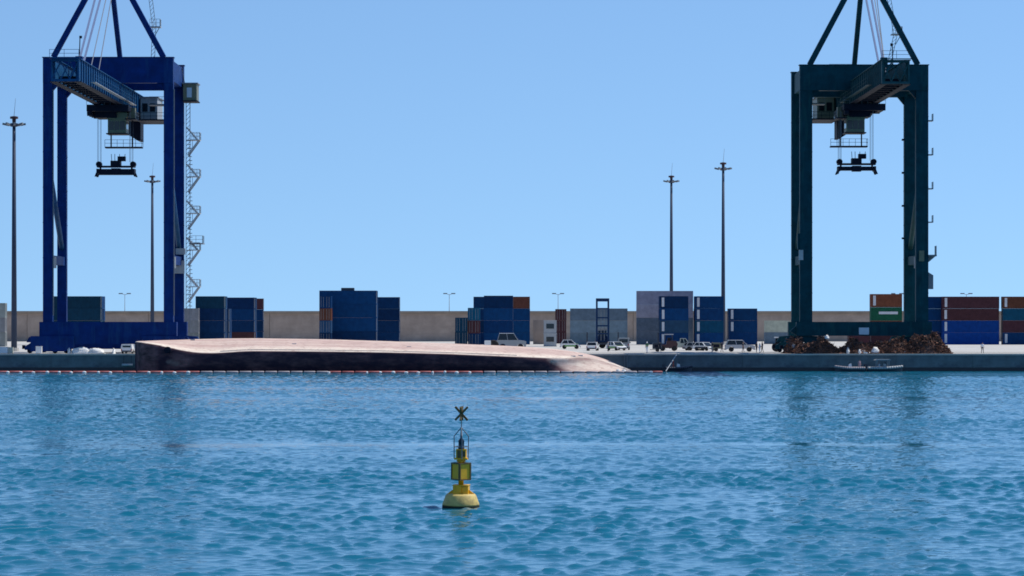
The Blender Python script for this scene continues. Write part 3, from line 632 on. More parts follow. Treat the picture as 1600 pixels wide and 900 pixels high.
# ------------------------------------------------------------ the capsized ship
def ship():
    e = empty('capsized_ship', (0, 490, 0), 'capsized ship lying on its side along the quay, pale bottom up', 'ship')
    # px, y of chine, y of top back edge, back-lean of the near side (m), depth of chine line, depth of far edge
    T = [(211, 534.5, 533.6, 0.0, 492.5, 494.0), (214, 534.3, 533, 0.0, 490.5, 494.5), (222, 534.6, 532.4, 0.0, 488.5, 495.5), (240, 537.5, 531.6, -0.1, 487.0, 496.8), (262, 541.5, 531.0, -0.2, 486.6, 497.3), (290, 548, 530, -0.3, 486.3, 497.6), (320, 551, 529.3, -0.7, 486.0, 497.8),
         (345, 550.2, 528.7, -0.9, 486, 498), (385, 547.3, 528.4, -0.9, 486, 498), (500, 548, 530, -0.9, 486, 498), (600, 549.4, 533, -0.9, 486, 498), (700, 552, 536.6, -0.9, 486, 498),
         (800, 556, 540.6, -0.8, 486, 497.6), (850, 558, 543.4, -0.3, 486.3, 497), (880, 558.5, 546.5, 1.0, 487.5, 496.4), (910, 559, 551, 2.6, 489.2, 496), (935, 562, 557, 3.6, 490.4, 495.5),
         (955, 567, 564, 3.4, 490.4, 495), (970, 572.5, 571, 2.6, 489.6, 494), (984, 579, 578.5, 1.6, 489, 493), (992, 582, 582, 0.5, 488.5, 491)]
    T = np.array(T); px = np.concatenate([np.linspace(211, 222, 7), np.linspace(226, 984, 130), np.linspace(986, 992, 4)])
    C = [np.interp(px, T[:, 0], T[:, k]) for k in range(6)]
    def sm(a): b = a.copy(); b[3:-3] = (a[1:-5]+2*a[2:-4]+3*a[3:-3]+2*a[4:-2]+a[5:-1])/9; return b
    C = [C[0]] + [sm(sm(c)) for c in C[1:]]
    rng = np.random.default_rng(5); rows = []
    for i in range(len(px)):
        _, yc, yt, lean, Yc, Yb = [c[i] for c in C]
        zc = CAMZ + (HOR-yc)*Yc/FPX; zt = CAMZ + (HOR-yt)*Yb/FPX; x = (px[i]-800)*Yc/FPX
        dent = 0.05*math.sin(i*0.9)+0.03*math.sin(i*2.3)
        Yw = Yc - lean                                   # waterline depth of near side
        pts = [(Yw, -2.5)]
        for t in np.linspace(0, 1, 8):                   # near side from the waterline to the turn of the bilge
            bow = (0.35 if lean < 0 else -0.35*min(1, lean))*math.sin(math.pi*t)
            pts.append((Yw+(Yc-0.05-Yw)*t + dent*math.sin(math.pi*t) - bow, (zc-0.22)*t))
        pts += [(Yc+0.1, zc-0.05), (Yc+0.45, zc+0.05)]
        for t in (0.15, 0.3, 0.45, 0.6, 0.8): pts.append((Yc+0.45+(Yb-Yc-0.45)*t, zc+0.05+(zt-zc-0.05)*(t**0.85)+dent*0.6))
        pts += [(Yb, zt), (Yb+0.7, zt-0.5), (Yb+1.1, zt-1.8), (Yb+1.2, -2.5)]
        rows.append([(x, y-490, z) for y, z in pts])
    n = len(rows[0]); verts = [p for r in rows for p in r]; faces = []
    for i in range(len(rows)-1):
        for j in range(n-1): faces.append((i*n+j, (i+1)*n+j, (i+1)*n+j+1, i*n+j+1))
    faces.append(tuple(range(n))); faces.append(tuple((len(rows)-1)*n + j for j in range(n))[::-1])
    b = MB(); b.v = verts; b.f = faces; b.mi = [0]*len(faces)
    def hull_mat():
        m = bpy.data.materials.new('hull_paint'); m.use_nodes = True; nd = m.node_tree; bs = nd.nodes['Principled BSDF']
        bs.inputs['Roughness'].default_value = 0.75; bs.inputs['Specular IOR Level'].default_value = 0.2
        tc = nd.nodes.new('ShaderNodeTexCoord'); at = nd.nodes.new('ShaderNodeAttribute'); at.attribute_name = 'paint'
        sp = nd.nodes.new('ShaderNodeSeparateColor'); nd.links.new(at.outputs['Color'], sp.inputs[0])
        def nz(v, det=6):
            mp = nd.nodes.new('ShaderNodeMapping'); mp.inputs['Scale'].default_value = v; nd.links.new(tc.outputs['Object'], mp.inputs['Vector'])
            t = nd.nodes.new('ShaderNodeTexNoise'); t.inputs['Scale'].default_value = 1; t.inputs['Detail'].default_value = det; t.inputs['Roughness'].default_value = 0.65
            nd.links.new(mp.outputs[0], t.inputs['Vector']); return t.outputs['Fac']
        def ramp(f, a_, b_):
            r = nd.nodes.new('ShaderNodeMapRange'); r.inputs[1].default_value = a_; r.inputs[2].default_value = b_; nd.links.new(f, r.inputs[0]); return r.outputs[0]
        def mix(f, c1, c2):
            x_ = nd.nodes.new('ShaderNodeMix'); x_.data_type = 'RGBA'; nd.links.new(f, x_.inputs[0])
            for k_, c in ((6, c1), (7, c2)):
                if isinstance(c, tuple): x_.inputs[k_].default_value = (*c, 1)
                else: nd.links.new(c, x_.inputs[k_])
            return x_.outputs[2]
        def math_(op, a_, b_):
            x_ = nd.nodes.new('ShaderNodeMath'); x_.operation = op
            for k_, c in ((0, a_), (1, b_)):
                if isinstance(c, (int, float)): x_.inputs[k_].default_value = c
                else: nd.links.new(c, x_.inputs[k_])
            return x_.outputs[0]
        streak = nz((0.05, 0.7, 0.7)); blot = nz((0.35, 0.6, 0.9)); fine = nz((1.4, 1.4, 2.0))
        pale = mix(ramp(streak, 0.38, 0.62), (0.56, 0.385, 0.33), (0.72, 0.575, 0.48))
        pale = mix(ramp(math_('ADD', sp.outputs[2], math_('MULTIPLY', blot, 0.35)), 0.5, 1.0), pale, (0.86, 0.74, 0.60))   # cream band by the bilge
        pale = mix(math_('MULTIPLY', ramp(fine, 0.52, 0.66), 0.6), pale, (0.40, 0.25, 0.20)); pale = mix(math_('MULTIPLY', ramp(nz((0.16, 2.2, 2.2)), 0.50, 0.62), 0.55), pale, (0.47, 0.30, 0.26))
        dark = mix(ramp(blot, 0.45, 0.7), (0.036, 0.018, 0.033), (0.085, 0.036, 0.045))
        rust = mix(ramp(blot, 0.35, 0.65), (0.055, 0.030, 0.034), (0.26, 0.125, 0.125))  # rust at the stern; also tints the painted shade at the bow
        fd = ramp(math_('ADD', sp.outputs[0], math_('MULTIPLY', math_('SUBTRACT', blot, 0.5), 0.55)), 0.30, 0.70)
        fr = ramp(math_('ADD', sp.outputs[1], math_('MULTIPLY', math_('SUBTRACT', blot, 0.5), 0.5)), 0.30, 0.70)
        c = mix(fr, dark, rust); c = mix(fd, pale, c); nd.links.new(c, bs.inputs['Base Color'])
        bp = nd.nodes.new('ShaderNodeBump'); bp.inputs['Strength'].default_value = 0.2; bp.inputs['Distance'].default_value = 0.12
        nd.links.new(blot, bp.inputs['Height']); nd.links.new(bp.outputs[0], bs.inputs['Normal']); return m
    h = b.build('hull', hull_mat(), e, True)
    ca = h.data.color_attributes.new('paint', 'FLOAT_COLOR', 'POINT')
    for i in range(len(rows)):
        for j in range(n):
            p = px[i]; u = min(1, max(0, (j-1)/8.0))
            edge = 893 - 45*u if u < 0.75 else 860 + 95*(u-0.75)/0.25*0        # dark near side ends in a slanting edge near the bow
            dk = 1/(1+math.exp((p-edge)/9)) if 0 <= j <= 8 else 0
            if 6 <= j <= 9 and p > 850: dk = max(dk, 0.45*math.exp(-((p-905)/40)**2))  # brown shade on the bow flare, painted into the colour
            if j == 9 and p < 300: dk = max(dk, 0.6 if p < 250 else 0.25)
            if 9 <= j <= 12 and p > 860: dk = max(dk, 0.62*math.exp(-((p-915)/38)**2)*(1-(j-9)*0.15))  # painted bow shade carried on above the chine
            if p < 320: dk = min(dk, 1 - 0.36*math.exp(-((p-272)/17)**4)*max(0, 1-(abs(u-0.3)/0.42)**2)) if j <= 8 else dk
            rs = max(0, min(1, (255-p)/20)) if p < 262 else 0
            rs = max(rs, 0.95*math.exp(-((p-282)/22)**2)*max(0, 1-abs(u-0.45)/0.5), 1.0*math.exp(-((p-910)/45)**2), 0.35)  # stern rust patch, then brown for the painted bow shade
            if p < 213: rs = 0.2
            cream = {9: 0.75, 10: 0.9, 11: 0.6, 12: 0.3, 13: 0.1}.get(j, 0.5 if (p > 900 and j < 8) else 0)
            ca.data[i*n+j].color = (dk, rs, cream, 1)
    # weld seams on the flat bottom, bilge keel, hawse opening, anode blocks
    def top(pxv, t):
        i = int(np.argmin(abs(px-pxv))); a = Vector(rows[i][10]); c = Vector(rows[i][16]); return a.lerp(c, t)
    for t in (0.28, 0.62):
        k_ = MB()
        for u in range(330, 840, 15): k_.bar(top(u, t)+Vector((0,0,0.03)), top(u+15, t)+Vector((0,0,0.03)), 0.05)
        k_.build('plate_seam', 'hull_pale', e)
    bk = MB()
    for u in range(345, 800, 15):
        a = top(u, 0.02); c = top(u+15, 0.02); bk.bar(a+Vector((0,-0.1,0.0)), c+Vector((0,-0.1,0.0)), 0.16)
    bk.build('bilge_keel', 'hull_pale', e)
    for pv in (262,):
        p_ = W(pv, 547, 486.2); MB().tube((p_.x, p_.y-490-0.6, p_.z), (p_.x, p_.y-490+0.5, p_.z), 0.52, None, 16).build('hawse_opening', 'dark_steel', e)
    for pv, t in ((291, 0.9), (455, 0.5), (640, 0.45), (905, 0.3), (893, 0.1)):
        p_ = top(pv, t); MB().box(p_.x-0.35, p_.x+0.35, p_.y-0.15, p_.y+0.15, p_.z-0.1, p_.z+0.16).build('anode', 'galv', e)
    return e
ship()

# ------------------------------------------------------------ oil containment boom along the ship
def boom():
    e = empty('oil_boom', (0, 484, 0), 'floating red and grey oil containment boom strung along ship and quay', 'oil boom')
    sec = MB().lathe([(0.0, -0.92), (0.14, -0.9), (0.21, -0.78), (0.21, 0.78), (0.14, 0.9), (0.0, 0.92)], 10)
    sec.v = [(z, y, x) for x, y, z in sec.v]      # lay along x
    me_r = sec.mesh('boom_section', 'boom_red', True); me_g = sec.mesh('boom_section', 'boom_grey', True)
    fl = MB().ball((0,0,0), 0.24, 8, 6, (1.15, 1, 0.9)).mesh('float', 'float_white', True)
    jn = MB().box(-0.12, 0.12, -0.1, 0.1, -0.1, 0.1).mesh('joint', 'dark_steel')
    x = -80.0; k = 0
    while x < 22.8:
        y = -1.0 + 0.5*math.sin(x*0.06) + 0.25*math.sin(x*0.31); pxx = 800 + x*FPX/484
        red = pxx < 300 or 500 < pxx < 740 or pxx > 1000
        o = obj('boom_section', me_r if red else me_g, e, (x+0.97, y + 0.1*math.sin(k), 0.10)); o.rotation_euler.z = 0.03*math.sin(x*0.3)
        if red and random.random() > 0.12:
            f_ = obj('float', fl, e, (x + random.uniform(-0.15, 0.15), y-0.25+random.uniform(-0.08, 0.08), random.uniform(0.06, 0.13))); f_.scale = (random.uniform(0.8, 1.25), 1, random.uniform(0.7, 1.05))
        else: obj('joint', jn, e, (x, y, 0.1))
        x += 1.94; k += 1
boom()

# ------------------------------------------------------------ channel buoy
def buoy():
    Y = 136.5; e = empty('channel_buoy', (WX(720, Y), Y, 0), 'yellow navigation buoy with X topmark floating in the foreground', 'buoy')
    u = Y/FPX
    MB().lathe([(0.0, -0.5), (0.70, -0.5), (0.80, -0.02), (0.80, 0.10)], 32).build('skirt', 'weed', e, False)
    MB().lathe([(0.79, 0.10), (0.79, 0.16), (0.735, 0.30), (0.655, 0.52), (0.60, 0.585), (0.30, 0.60)], 40).build('float', 'buoy_cream', e, True)
    MB().tube((0,0,0.585), (0,0,0.62), 0.36, None, 20).build('deck_flange', 'buoy_yellow', e)
    pd = MB().box(-0.30, 0.05, -0.33, 0.3, 0.60, 0.95).box(0.05, 0.34, -0.25, 0.3, 0.60, 0.93).build('battery_box', 'buoy_yellow', e)
    MB().box(-0.32, 0.36, -0.35, 0.32, 0.95, 0.98).build('lid', 'buoy_yellow', pd)
    MB().prism([(-0.62, 0.56), (-0.30, 0.60), (-0.30, 0.80)], -0.03, 0.03).prism([(0.62, 0.56), (0.34, 0.60), (0.34, 0.78)], -0.03, 0.03).build('lifting_lug', 'buoy_yellow', e)
    MB().tube((0,0,0.95), (0,0,2.1), 0.115, None, 16).build('column', 'buoy_yellow', e, True)
    for k in range(4):
        t = k*math.pi/2 + R(45); c, s_ = math.cos(t), math.sin(t)
        m_ = MB().box(-0.27, 0.27, -0.02, 0.02, -0.34, 0.34)
        o = m_.build('solar_panel', 'buoy_yellow' if k in (2, 3) else 'solar', e, loc=(c*0.27, s_*0.27, 1.55)); o.rotation_euler.z = t + R(90)
        f = MB()
        for a in (-0.27, 0.27): f.box(a-0.025, a+0.025, -0.035, 0.035, -0.37, 0.37)
        for a in (-0.345, 0.345): f.box(-0.25, 0.25, -0.034, 0.034, a-0.025, a+0.025)
        o2 = f.build('panel_frame', 'buoy_dark', e, loc=(c*0.29, s_*0.29, 1.55)); o2.rotation_euler.z = t + R(90)
        for a in (-0.27, 0.27):
            for zz in (-0.3, 0.3):
                MB().ball((a, 0, zz), 0.035, 6, 4).build('bolt', 'galv', o2)
    MB().lathe([(0.12, 1.93), (0.20, 1.97), (0.20, 2.02), (0.1, 2.06)], 16).build('collar', 'buoy_yellow', e)
    hd = MB().box(-0.27, 0.29, -0.2, 0.2, 2.05, 2.12).box(-0.2, 0.22, -0.17, 0.17, 2.12, 2.5).build('control_box', 'buoy_yellow', e)
    MB().box(-0.14, 0.0, -0.20, -0.17, 2.14, 2.46).box(0.08, 0.2, -0.19, -0.17, 2.18, 2.42).build('hatch', 'buoy_dark', hd)
    MB().lathe([(0.14, 2.5), (0.14, 2.55), (0.125, 2.58), (0.125, 2.80), (0.14, 2.82), (0.13, 2.86), (0.04, 2.98), (0.02, 3.12)], 16).build('lantern', 'solar', e, True)
    ap_ = (0.0, 0.0, 3.42)
    for k in range(4):
        t = k*math.pi/2 + R(14); c, s_ = math.cos(t), math.sin(t)
        m_ = MB(); m_.tube((c*0.30, s_*0.30, 2.08), (c*0.31, s_*0.31, 3.05), 0.022, None, 8).tube((c*0.31, s_*0.31, 3.05), ap_, 0.022, None, 8)
        m_.build('cage_bar', 'galv_dark', e)
    r_ = MB(); n = 20
    for k in range(n):
        a = 2*math.pi*k/n; b_ = 2*math.pi*(k+1)/n; r_.tube((0.305*math.cos(a), 0.305*math.sin(a), 2.6), (0.305*math.cos(b_), 0.305*math.sin(b_), 2.6), 0.014, None, 5)
    r_.build('cage_ring', 'galv_dark', e)
    MB().tube(ap_, (0, 0, 3.95), 0.022, None, 8).build('topmark_staff', 'galv_dark', e)
    tm = MB().tube((-0.27, 0, 3.73), (0.27, 0, 4.30), 0.062, None, 4)
    tm.tube((0.27, -0.012, 3.73), (-0.27, -0.012, 4.30), 0.064, None, 4)
    tm.tube((0, 0.27, 3.74), (0, -0.27, 4.29), 0.06, None, 4).tube((0, -0.27, 3.74), (0, 0.27, 4.29), 0.058, None, 4)
    tm.build('topmark', 'buoy_dark', e)
    e.rotation_euler = (R(1.0), R(0.6), R(-8))
buoy()

# ------------------------------------------------------------ vehicles
wheel_cache = {}
def wheels(e, xs, hw, r=0.34):
    for x in xs:
        for sy in (-1, 1):
            me = wheel_cache.setdefault(('t', r), MB().lathe([(r*0.55, -0.11), (r*0.95, -0.11), (r, -0.06), (r, 0.06), (r*0.95, 0.11), (r*0.55, 0.11)], 18).mesh('tyre', 'tyre'))
            rm = wheel_cache.setdefault(('r', r), MB().lathe([(0.05, -0.10), (r*0.58, -0.09), (r*0.58, 0.09), (0.05, 0.10)], 14).mesh('rim', 'rim'))
            wl = bpy.data.objects.new('wheel', me); col.objects.link(wl); wl.parent = e; wl.location = (x, sy*(hw-0.1), r); wl.rotation_euler.x = R(90)
            obj('rim', rm, wl)
def car(px, Y, label, rz=0.0, L=4.4, Hh=1.5, wd=1.78, paint='white_paint', roof=None, style='hatch', stripe=None, cat='car'):
    """nose towards +x"""
    e = empty('parked_car' if cat == 'car' else cat.replace(' ', '_'), (WX(px, Y), Y, QZ), label, cat, 'vehicles parked along the quay', rz=rz)
    r = 0.34 if Hh < 1.65 else (0.39 if Hh < 2.5 else 0.55); hw = wd/2; bl = 0.60*Hh if style != 'van' else 0.55*Hh
    xf, xr = L*0.31, -L*0.29
    def arch(c): return [(c + (r+0.07)*math.cos(t), r + (r+0.07)*math.sin(t)) for t in np.linspace(math.pi-0.25, 0.25, 7)][::-1]
    prof = [(-L/2+0.05, 0.28), (-L/2, 0.55), (-L/2+0.03, bl-0.08), (-L/2+0.12, bl)]
    nose = {'hatch': 0.80, 'suv': 0.92, 'van': 0.95, 'pickup': 0.92}[style]
    prof += [(L*0.22, bl), (L*0.42, bl*nose+0.02), (L/2-0.05, bl*nose-0.1), (L/2, 0.5), (L/2-0.05, 0.28)]
    prof += arch(xf) + arch(xr)
    MB().prism(prof, -hw, hw).build('body', paint, e)
    gx = {'hatch': (-L*0.44, -L*0.34, L*0.06, L*0.24), 'suv': (-L*0.46, -L*0.40, L*0.08, L*0.22), 'van': (-L*0.49, -L*0.48, L*0.22, L*0.34), 'pickup': (-L*0.10, -L*0.07, L*0.13, L*0.25)}[style]
    a0, a1, b1, b0 = gx; t = hw-0.14; zt = Hh-0.07
    g = MB().add([(a0,-hw+0.03,bl),(b0,-hw+0.03,bl),(b0,hw-0.03,bl),(a0,hw-0.03,bl),(a1,-t,zt),(b1,-t,zt),(b1,t,zt),(a1,t,zt)],
                 [(0,3,2,1),(4,5,6,7),(0,1,5,4),(1,2,6,5),(2,3,7,6),(3,0,4,7)])
    if style == 'van':
        g.build('upper_body', paint, e); MB().box(L*0.20, L*0.30, -hw+0.0, hw-0.0, bl+0.1, zt-0.22).build('side_window', 'glass', e)
        MB().box(a0-0.01, a0+0.03, -t+0.1, t-0.1, bl+0.15, zt-0.15).build('rear_window', 'glass', e)
    else: g.build('window_glass', 'glass', e)
    MB().box(a1-0.05, b1+0.05, -t-0.03, t+0.03, zt, Hh).build('roof', roof or paint, e)
    for sy in (-1, 1):
        for (xa, xb) in ((a0, a1), (b0, b1), ((a0+b0)/2, (a1+b1)/2)): MB().bar((xa, sy*(hw-0.02), bl), (xb, sy*(t+0.01), zt), 0.09).build('pillar', paint, e)
    if style == 'pickup':
        for sy in (-1, 1): MB().box(-L/2+0.1, -L*0.11, sy*hw, sy*(hw-0.06), bl, bl+0.28).build('bed_side', paint, e)
    for sy in (-1, 1):
        MB().box(L/2-0.12, L/2+0.005, sy*(hw-0.05), sy*(hw-0.42), bl*nose-0.27, bl*nose-0.12).build('headlight', 'lamp_lens', e)
        MB().box(-L/2-0.01, -L/2+0.08, sy*(hw-0.03), sy*(hw-0.2), bl-0.38, bl-0.1).build('tail_light', 'tail_red', e)
        MB().box(b0-0.12, b0+0.03, sy*hw, sy*(hw+0.2), bl+0.02, bl+0.2).build('wing_mirror', paint, e)
    MB().box(L/2-0.02, L/2+0.05, -hw+0.1, hw-0.1, 0.3, 0.5).build('bumper', 'dark_paint', e); MB().box(-L/2-0.05, -L/2+0.04, -hw+0.1, hw-0.1, 0.3, 0.5).build('bumper', 'dark_paint', e)
    if stripe: MB().box(-L*0.28, L*0.26, -hw-0.012, -hw, 0.42, 0.72).box(-L*0.28, L*0.26, hw, hw+0.012, 0.42, 0.72).box(L*0.24, L*0.40, -hw+0.2, hw-0.2, bl*0.97, bl*1.01).build('stripe', stripe, e)
    wheels(e, (xf, xr), hw, r)
    return e
car(1156, 536, 'silver estate car with white roof parked before the blue containers', L=5.0, Hh=1.95, paint='silver_paint', roof='white_paint', style='suv')
car(891, 585, 'small white and green car left of the mast truck', L=3.7, Hh=1.68, paint='white_paint', stripe='green_paint')
car(926, 552, 'small white car seen end on before the slate containers', rz=R(82), L=3.8, Hh=1.5, paint='white_paint')
car(963, 556, 'white and green patrol car seen from its front corner', rz=R(-62), L=4.2, Hh=1.55, paint='white_paint', stripe='green_paint')
car(975, 566, 'grey panel van standing end on beside the patrol car', rz=R(86), L=4.6, Hh=2.15, wd=1.95, paint='grey_paint', style='van', cat='van')
car(1066, 558, 'cream pickup truck parked beside the maroon forklift', L=4.4, Hh=2.1, paint='cream_paint', style='pickup', cat='pickup truck')
car(1084, 556, 'small grey car between the cream pickup and the black hooded car', rz=R(12), L=3.6, Hh=1.42, paint='grey_paint')
car(1101, 551, 'white car with dark bonnet seen from its front corner', rz=R(-48), L=4.0, Hh=1.48, paint='white_paint', stripe='dark_paint')
car(799, 560, 'grey off-road truck with white roof rising behind the ship', L=5.2, Hh=3.0, wd=2.2, paint='grey_paint', roof='white_paint', style='suv', cat='truck')
car(202, 505.5, 'white van at the quay edge beside the ship stern', rz=R(84), L=4.0, Hh=1.5, paint='white_paint', style='van', cat='van')
tag(MB().box(-0.55, 0.55, -0.5, 0.5, 0, 1.75).box(-0.5, 0.5, -0.45, 0.45, 1.75, 1.82).build('white_crate', 'white_paint', loc=(WX(762, 545), 545, QZ)), 'small white crate left of the grey off-road truck', 'crate')
e = empty('rubber_fender', (WX(771, 545), 545, QZ), 'dark round fender tyre between white crate and off-road truck', 'tyre')
m_ = MB().lathe([(0.35, -0.25), (0.85, -0.25), (0.95, -0.1), (0.95, 0.1), (0.85, 0.25), (0.35, 0.25)], 20); m_.v = [(x, z, y+0.95) for x, y, z in m_.v]; m_.build('tyre', 'tyre', e); 
m_ = MB().lathe([(0.1, -0.2), (0.4, -0.2), (0.4, 0.2), (0.1, 0.2)], 14); m_.v = [(x, z, y+0.95) for x, y, z in m_.v]; m_.build('hub', 'galv_dark', e)

# empty-container handler with tall mast
def handler():
    e = empty('container_handler', (WX(941, 600), 600, QZ), 'dark blue mast truck with tall lattice mast before the slate stack', 'mast truck')
    for sx in (-1, 1):
        MB().box(sx*1.08-0.17, sx*1.08+0.17, -2.5, -2.1, 0.4, 9.2).build('mast_rail', 'blue_paint', e)
    for z in (1.2, 2.6, 4.1, 5.6, 7.3): MB().box(-0.91, 0.91, -2.42, -2.2, z, z+0.26).build('mast_crossbar', 'blue_paint', e)
    MB().box(-1.25, 1.25, -2.55, -2.05, 8.75, 9.35).build('mast_head', 'blue_paint', e)
    for sx in (-0.3, 0.3): MB().tube((sx, -2.3, 1.4), (sx, -2.3, 7.3), 0.07, None, 8).build('lift_cylinder', 'galv_dark', e)
    MB().box(-1.3, 1.3, -2.0, 3.2, 0.7, 1.7).prism([(-1.2, 1.7), (1.2, 1.7), (1.0, 2.3), (-1.0, 2.3)], 0.6, 3.2).build('chassis', 'blue_paint', e)
    cb = MB().box(-0.75, 0.75, -1.6, 0.4, 1.7, 3.35).build('cab', 'blue_paint', e)
    MB().box(-0.65, 0.65, -1.63, -1.6, 2.4, 3.1).build('window', 'glass', cb); MB().box(-0.85, 0.85, -1.8, 0.5, 3.35, 3.9).build('cab_roof', 'house_grey', cb)
    MB().box(-3.0, 3.0, -2.9, -2.55, 0.75, 1.05).build('spreader_bar', 'dark_paint', e)
    for sx in (-1, 1): MB().box(sx*2.9-0.12, sx*2.9+0.12, -2.95, -2.5, 0.4, 3.0).build('spreader_arm', 'dark_paint', e)
    wheels(e, (-0.0,), 1.5, 0.6)
handler()
def forklift():
    e = empty('forklift', (WX(1044, 548), 548, QZ), 'dark maroon forklift with open cab left of the cream pickup', 'forklift')
    MB().prism([(-1.3, 0.4), (1.2, 0.4), (1.35, 1.0), (1.1, 1.45), (-0.2, 1.45), (-0.3, 0.95), (-1.3, 0.9)], -0.6, 0.6).build('chassis', 'maroon_paint', e)
    for x in (-0.5, 0.65):
        for sy in (-0.5, 0.5): MB().bar((x, sy, 1.2), (x*0.85, sy, 2.3), 0.09).build('post', 'dark_paint', e)
    MB().box(-0.55, 0.75, -0.6, 0.6, 2.3, 2.42).build('roof', 'galv', e)
    for sy in (-0.35, 0.35): MB().box(-1.5, -1.35, sy-0.07, sy+0.07, 0.2, 2.6).build('mast_rail', 'dark_paint', e)
    for sy in (-0.3, 0.3): MB().box(-2.6, -1.5, sy-0.06, sy+0.06, 0.15, 0.22).build('fork', 'dark_steel', e)
    MB().box(-0.1, 0.4, -0.3, 0.3, 1.45, 1.9).build('seat', 'tyre', e)
    wheels(e, (-0.8, 0.85), 0.62, 0.36); e.scale = (1.2, 1.2, 1.2)
forklift()
def tractor():
    e = empty('tractor', (WX(1219, 535), 535, QZ), 'dark tractor with white roof at the left of the scrap', 'tractor')
    MB().prism([(-0.6, 0.7), (1.7, 0.7), (1.75, 1.4), (0.5, 1.55), (-0.6, 1.4)], -0.4, 0.4).build('bonnet', 'dark_paint', e)
    MB().prism([(-0.9, 1.3), (0.45, 1.4), (0.3, 2.3), (-0.75, 2.3)], -0.65, 0.65).build('cab', 'glass', e)
    MB().box(-0.95, 0.5, -0.75, 0.75, 2.3, 2.48).build('roof', 'white_paint', e)
    wheels(e, (-0.6,), 0.95, 0.75); wheels(e, (1.3,), 0.8, 0.45)
    MB().tube((1.0, 0.3, 1.5), (1.0, 0.3, 2.3), 0.05, None, 8).build('exhaust', 'dark_steel', e)
tractor()

# ------------------------------------------------------------ scrap heaps, bags, tarpaulins
def heap(px0, px1, ypk, Y, label, n, pk=0.5, ext=None):
    x0, x1 = WX(px0, Y), WX(px1, Y); hh = CAMZ + (HOR-ypk)*Y/FPX - QZ; cx = (x0+x1)/2; a = (x1-x0)/2
    e = empty('scrap_heap', (cx, Y, QZ), label, 'scrap heap', 'rusty scrap heaps on the quay'); rng = random.Random(int(px0))
    def hgt(u, v):
        d = math.sqrt(((u-(pk*2-1)*0.6))**2 + v*v); d2 = math.sqrt(u*u+v*v)
        return max(0, 1-d2**2.2) ** 0.7 * (0.55 + 0.45*max(0, 1-d)) * (0.85+0.25*math.sin(u*7+px0)*math.cos(v*5))
    mxh = max(hgt(-1+i/20, -1+j/20) for i in range(41) for j in range(41)); h0 = hgt; hgt = lambda u, v: h0(u, v)/mxh
    b = MB(); N = 22; vs = []
    for j in range(N+1):
        for i in range(N+1):
            u = -1+2*i/N; v = -1+2*j/N; vs.append((u*a, v*2.6, hh*hgt(u, v)*0.86+rng.uniform(-.08,.08) - 0.03))
    b.add(vs, [(j*(N+1)+i, j*(N+1)+i+1, (j+1)*(N+1)+i+1, (j+1)*(N+1)+i) for j in range(N) for i in range(N)])
    b.build('heap_core', 'scrap_dark', e)
    m = MB(); m.cur = 0
    for k in range(n):
        u, v = rng.uniform(-0.95, 0.95), rng.uniform(-0.95, 0.8); z = hh*hgt(u, v)
        if z < 0.12 and rng.random() < 0.6: continue
        p = Vector((u*a, v*2.6, z*rng.uniform(0.75, 1.0)+0.03)); d = Vector((rng.gauss(0,1), rng.gauss(0,0.6), rng.gauss(0,0.7))).normalized()*rng.uniform(0.25, 0.95)
        m.cur = 0 if rng.random() < 0.6 else 1
        t = rng.random()
        q0, q1 = p-d*0.5, p+d*0.5
        q0.z = max(0.04, q0.z); q1.z = max(0.04, min(q1.z, hh*1.08))
        if (q1-q0).length < 0.1: continue
        if t < 0.65: m.bar(q0, q1, rng.uniform(0.03, 0.09))
        else:
            w_ = Vector((rng.gauss(0,1), rng.gauss(0,1), rng.gauss(0,1))).normalized()*rng.uniform(0.12, 0.4); nn = d.cross(w_).normalized()*0.02
            m.add([q0-w_, q1-w_*0.6, q1+w_, q0+w_*0.7, q0-w_+nn, q1-w_*0.6+nn, q1+w_+nn, q0+w_*0.7+nn], [(0,1,2,3),(4,7,6,5),(0,4,5,1),(1,5,6,2),(2,6,7,3),(3,7,4,0)])
    o = m.build('scrap_pieces', ['scrap', 'scrap_dark'], e); o['kind'] = 'stuff'
heap(1224, 1262, 525, 507, 'low brown scrap heap beside the dark tractor', 500, 0.45)
heap(1238, 1316, 523.5, 504, 'dark rusty scrap heap under the left leg of the right crane', 1500, 0.62)
heap(1304, 1378, 526.5, 504.6, 'lowest brown scrap heap below the sign of the right crane', 1000, 0.4)
heap(1350, 1436, 525, 504.3, 'wide rusty scrap heap before the right crane sill', 1500, 0.62)
heap(1406, 1486, 518.5, 503.8, 'pointed rust orange scrap heap at the right of the right crane', 1600, 0.58)
def blob(name, px, Y, w_, d_, h_, mt, label, cat, group=None, z=QZ, seed=0):
    rng = random.Random(seed); b = MB(); n, m = 14, 7; vs = []
    for j in range(m+1):
        th = (math.pi/2)*j/m
        for k in range(n):
            t = 2*math.pi*k/n; r = (math.cos(th)**0.7)*(1+rng.uniform(-.24,.2)); vs.append((w_/2*r*math.cos(t), d_/2*r*math.sin(t), h_*math.sin(th)**1.1*(1+rng.uniform(-.3,.2))))
    fs = [(j*n+k, j*n+(k+1)%n, (j+1)*n+(k+1)%n, (j+1)*n+k) for j in range(m) for k in range(n)]
    b.add(vs, fs); return tag(b.build(name, mt, None, True, loc=(WX(px, Y), Y, z)), label, cat, group)
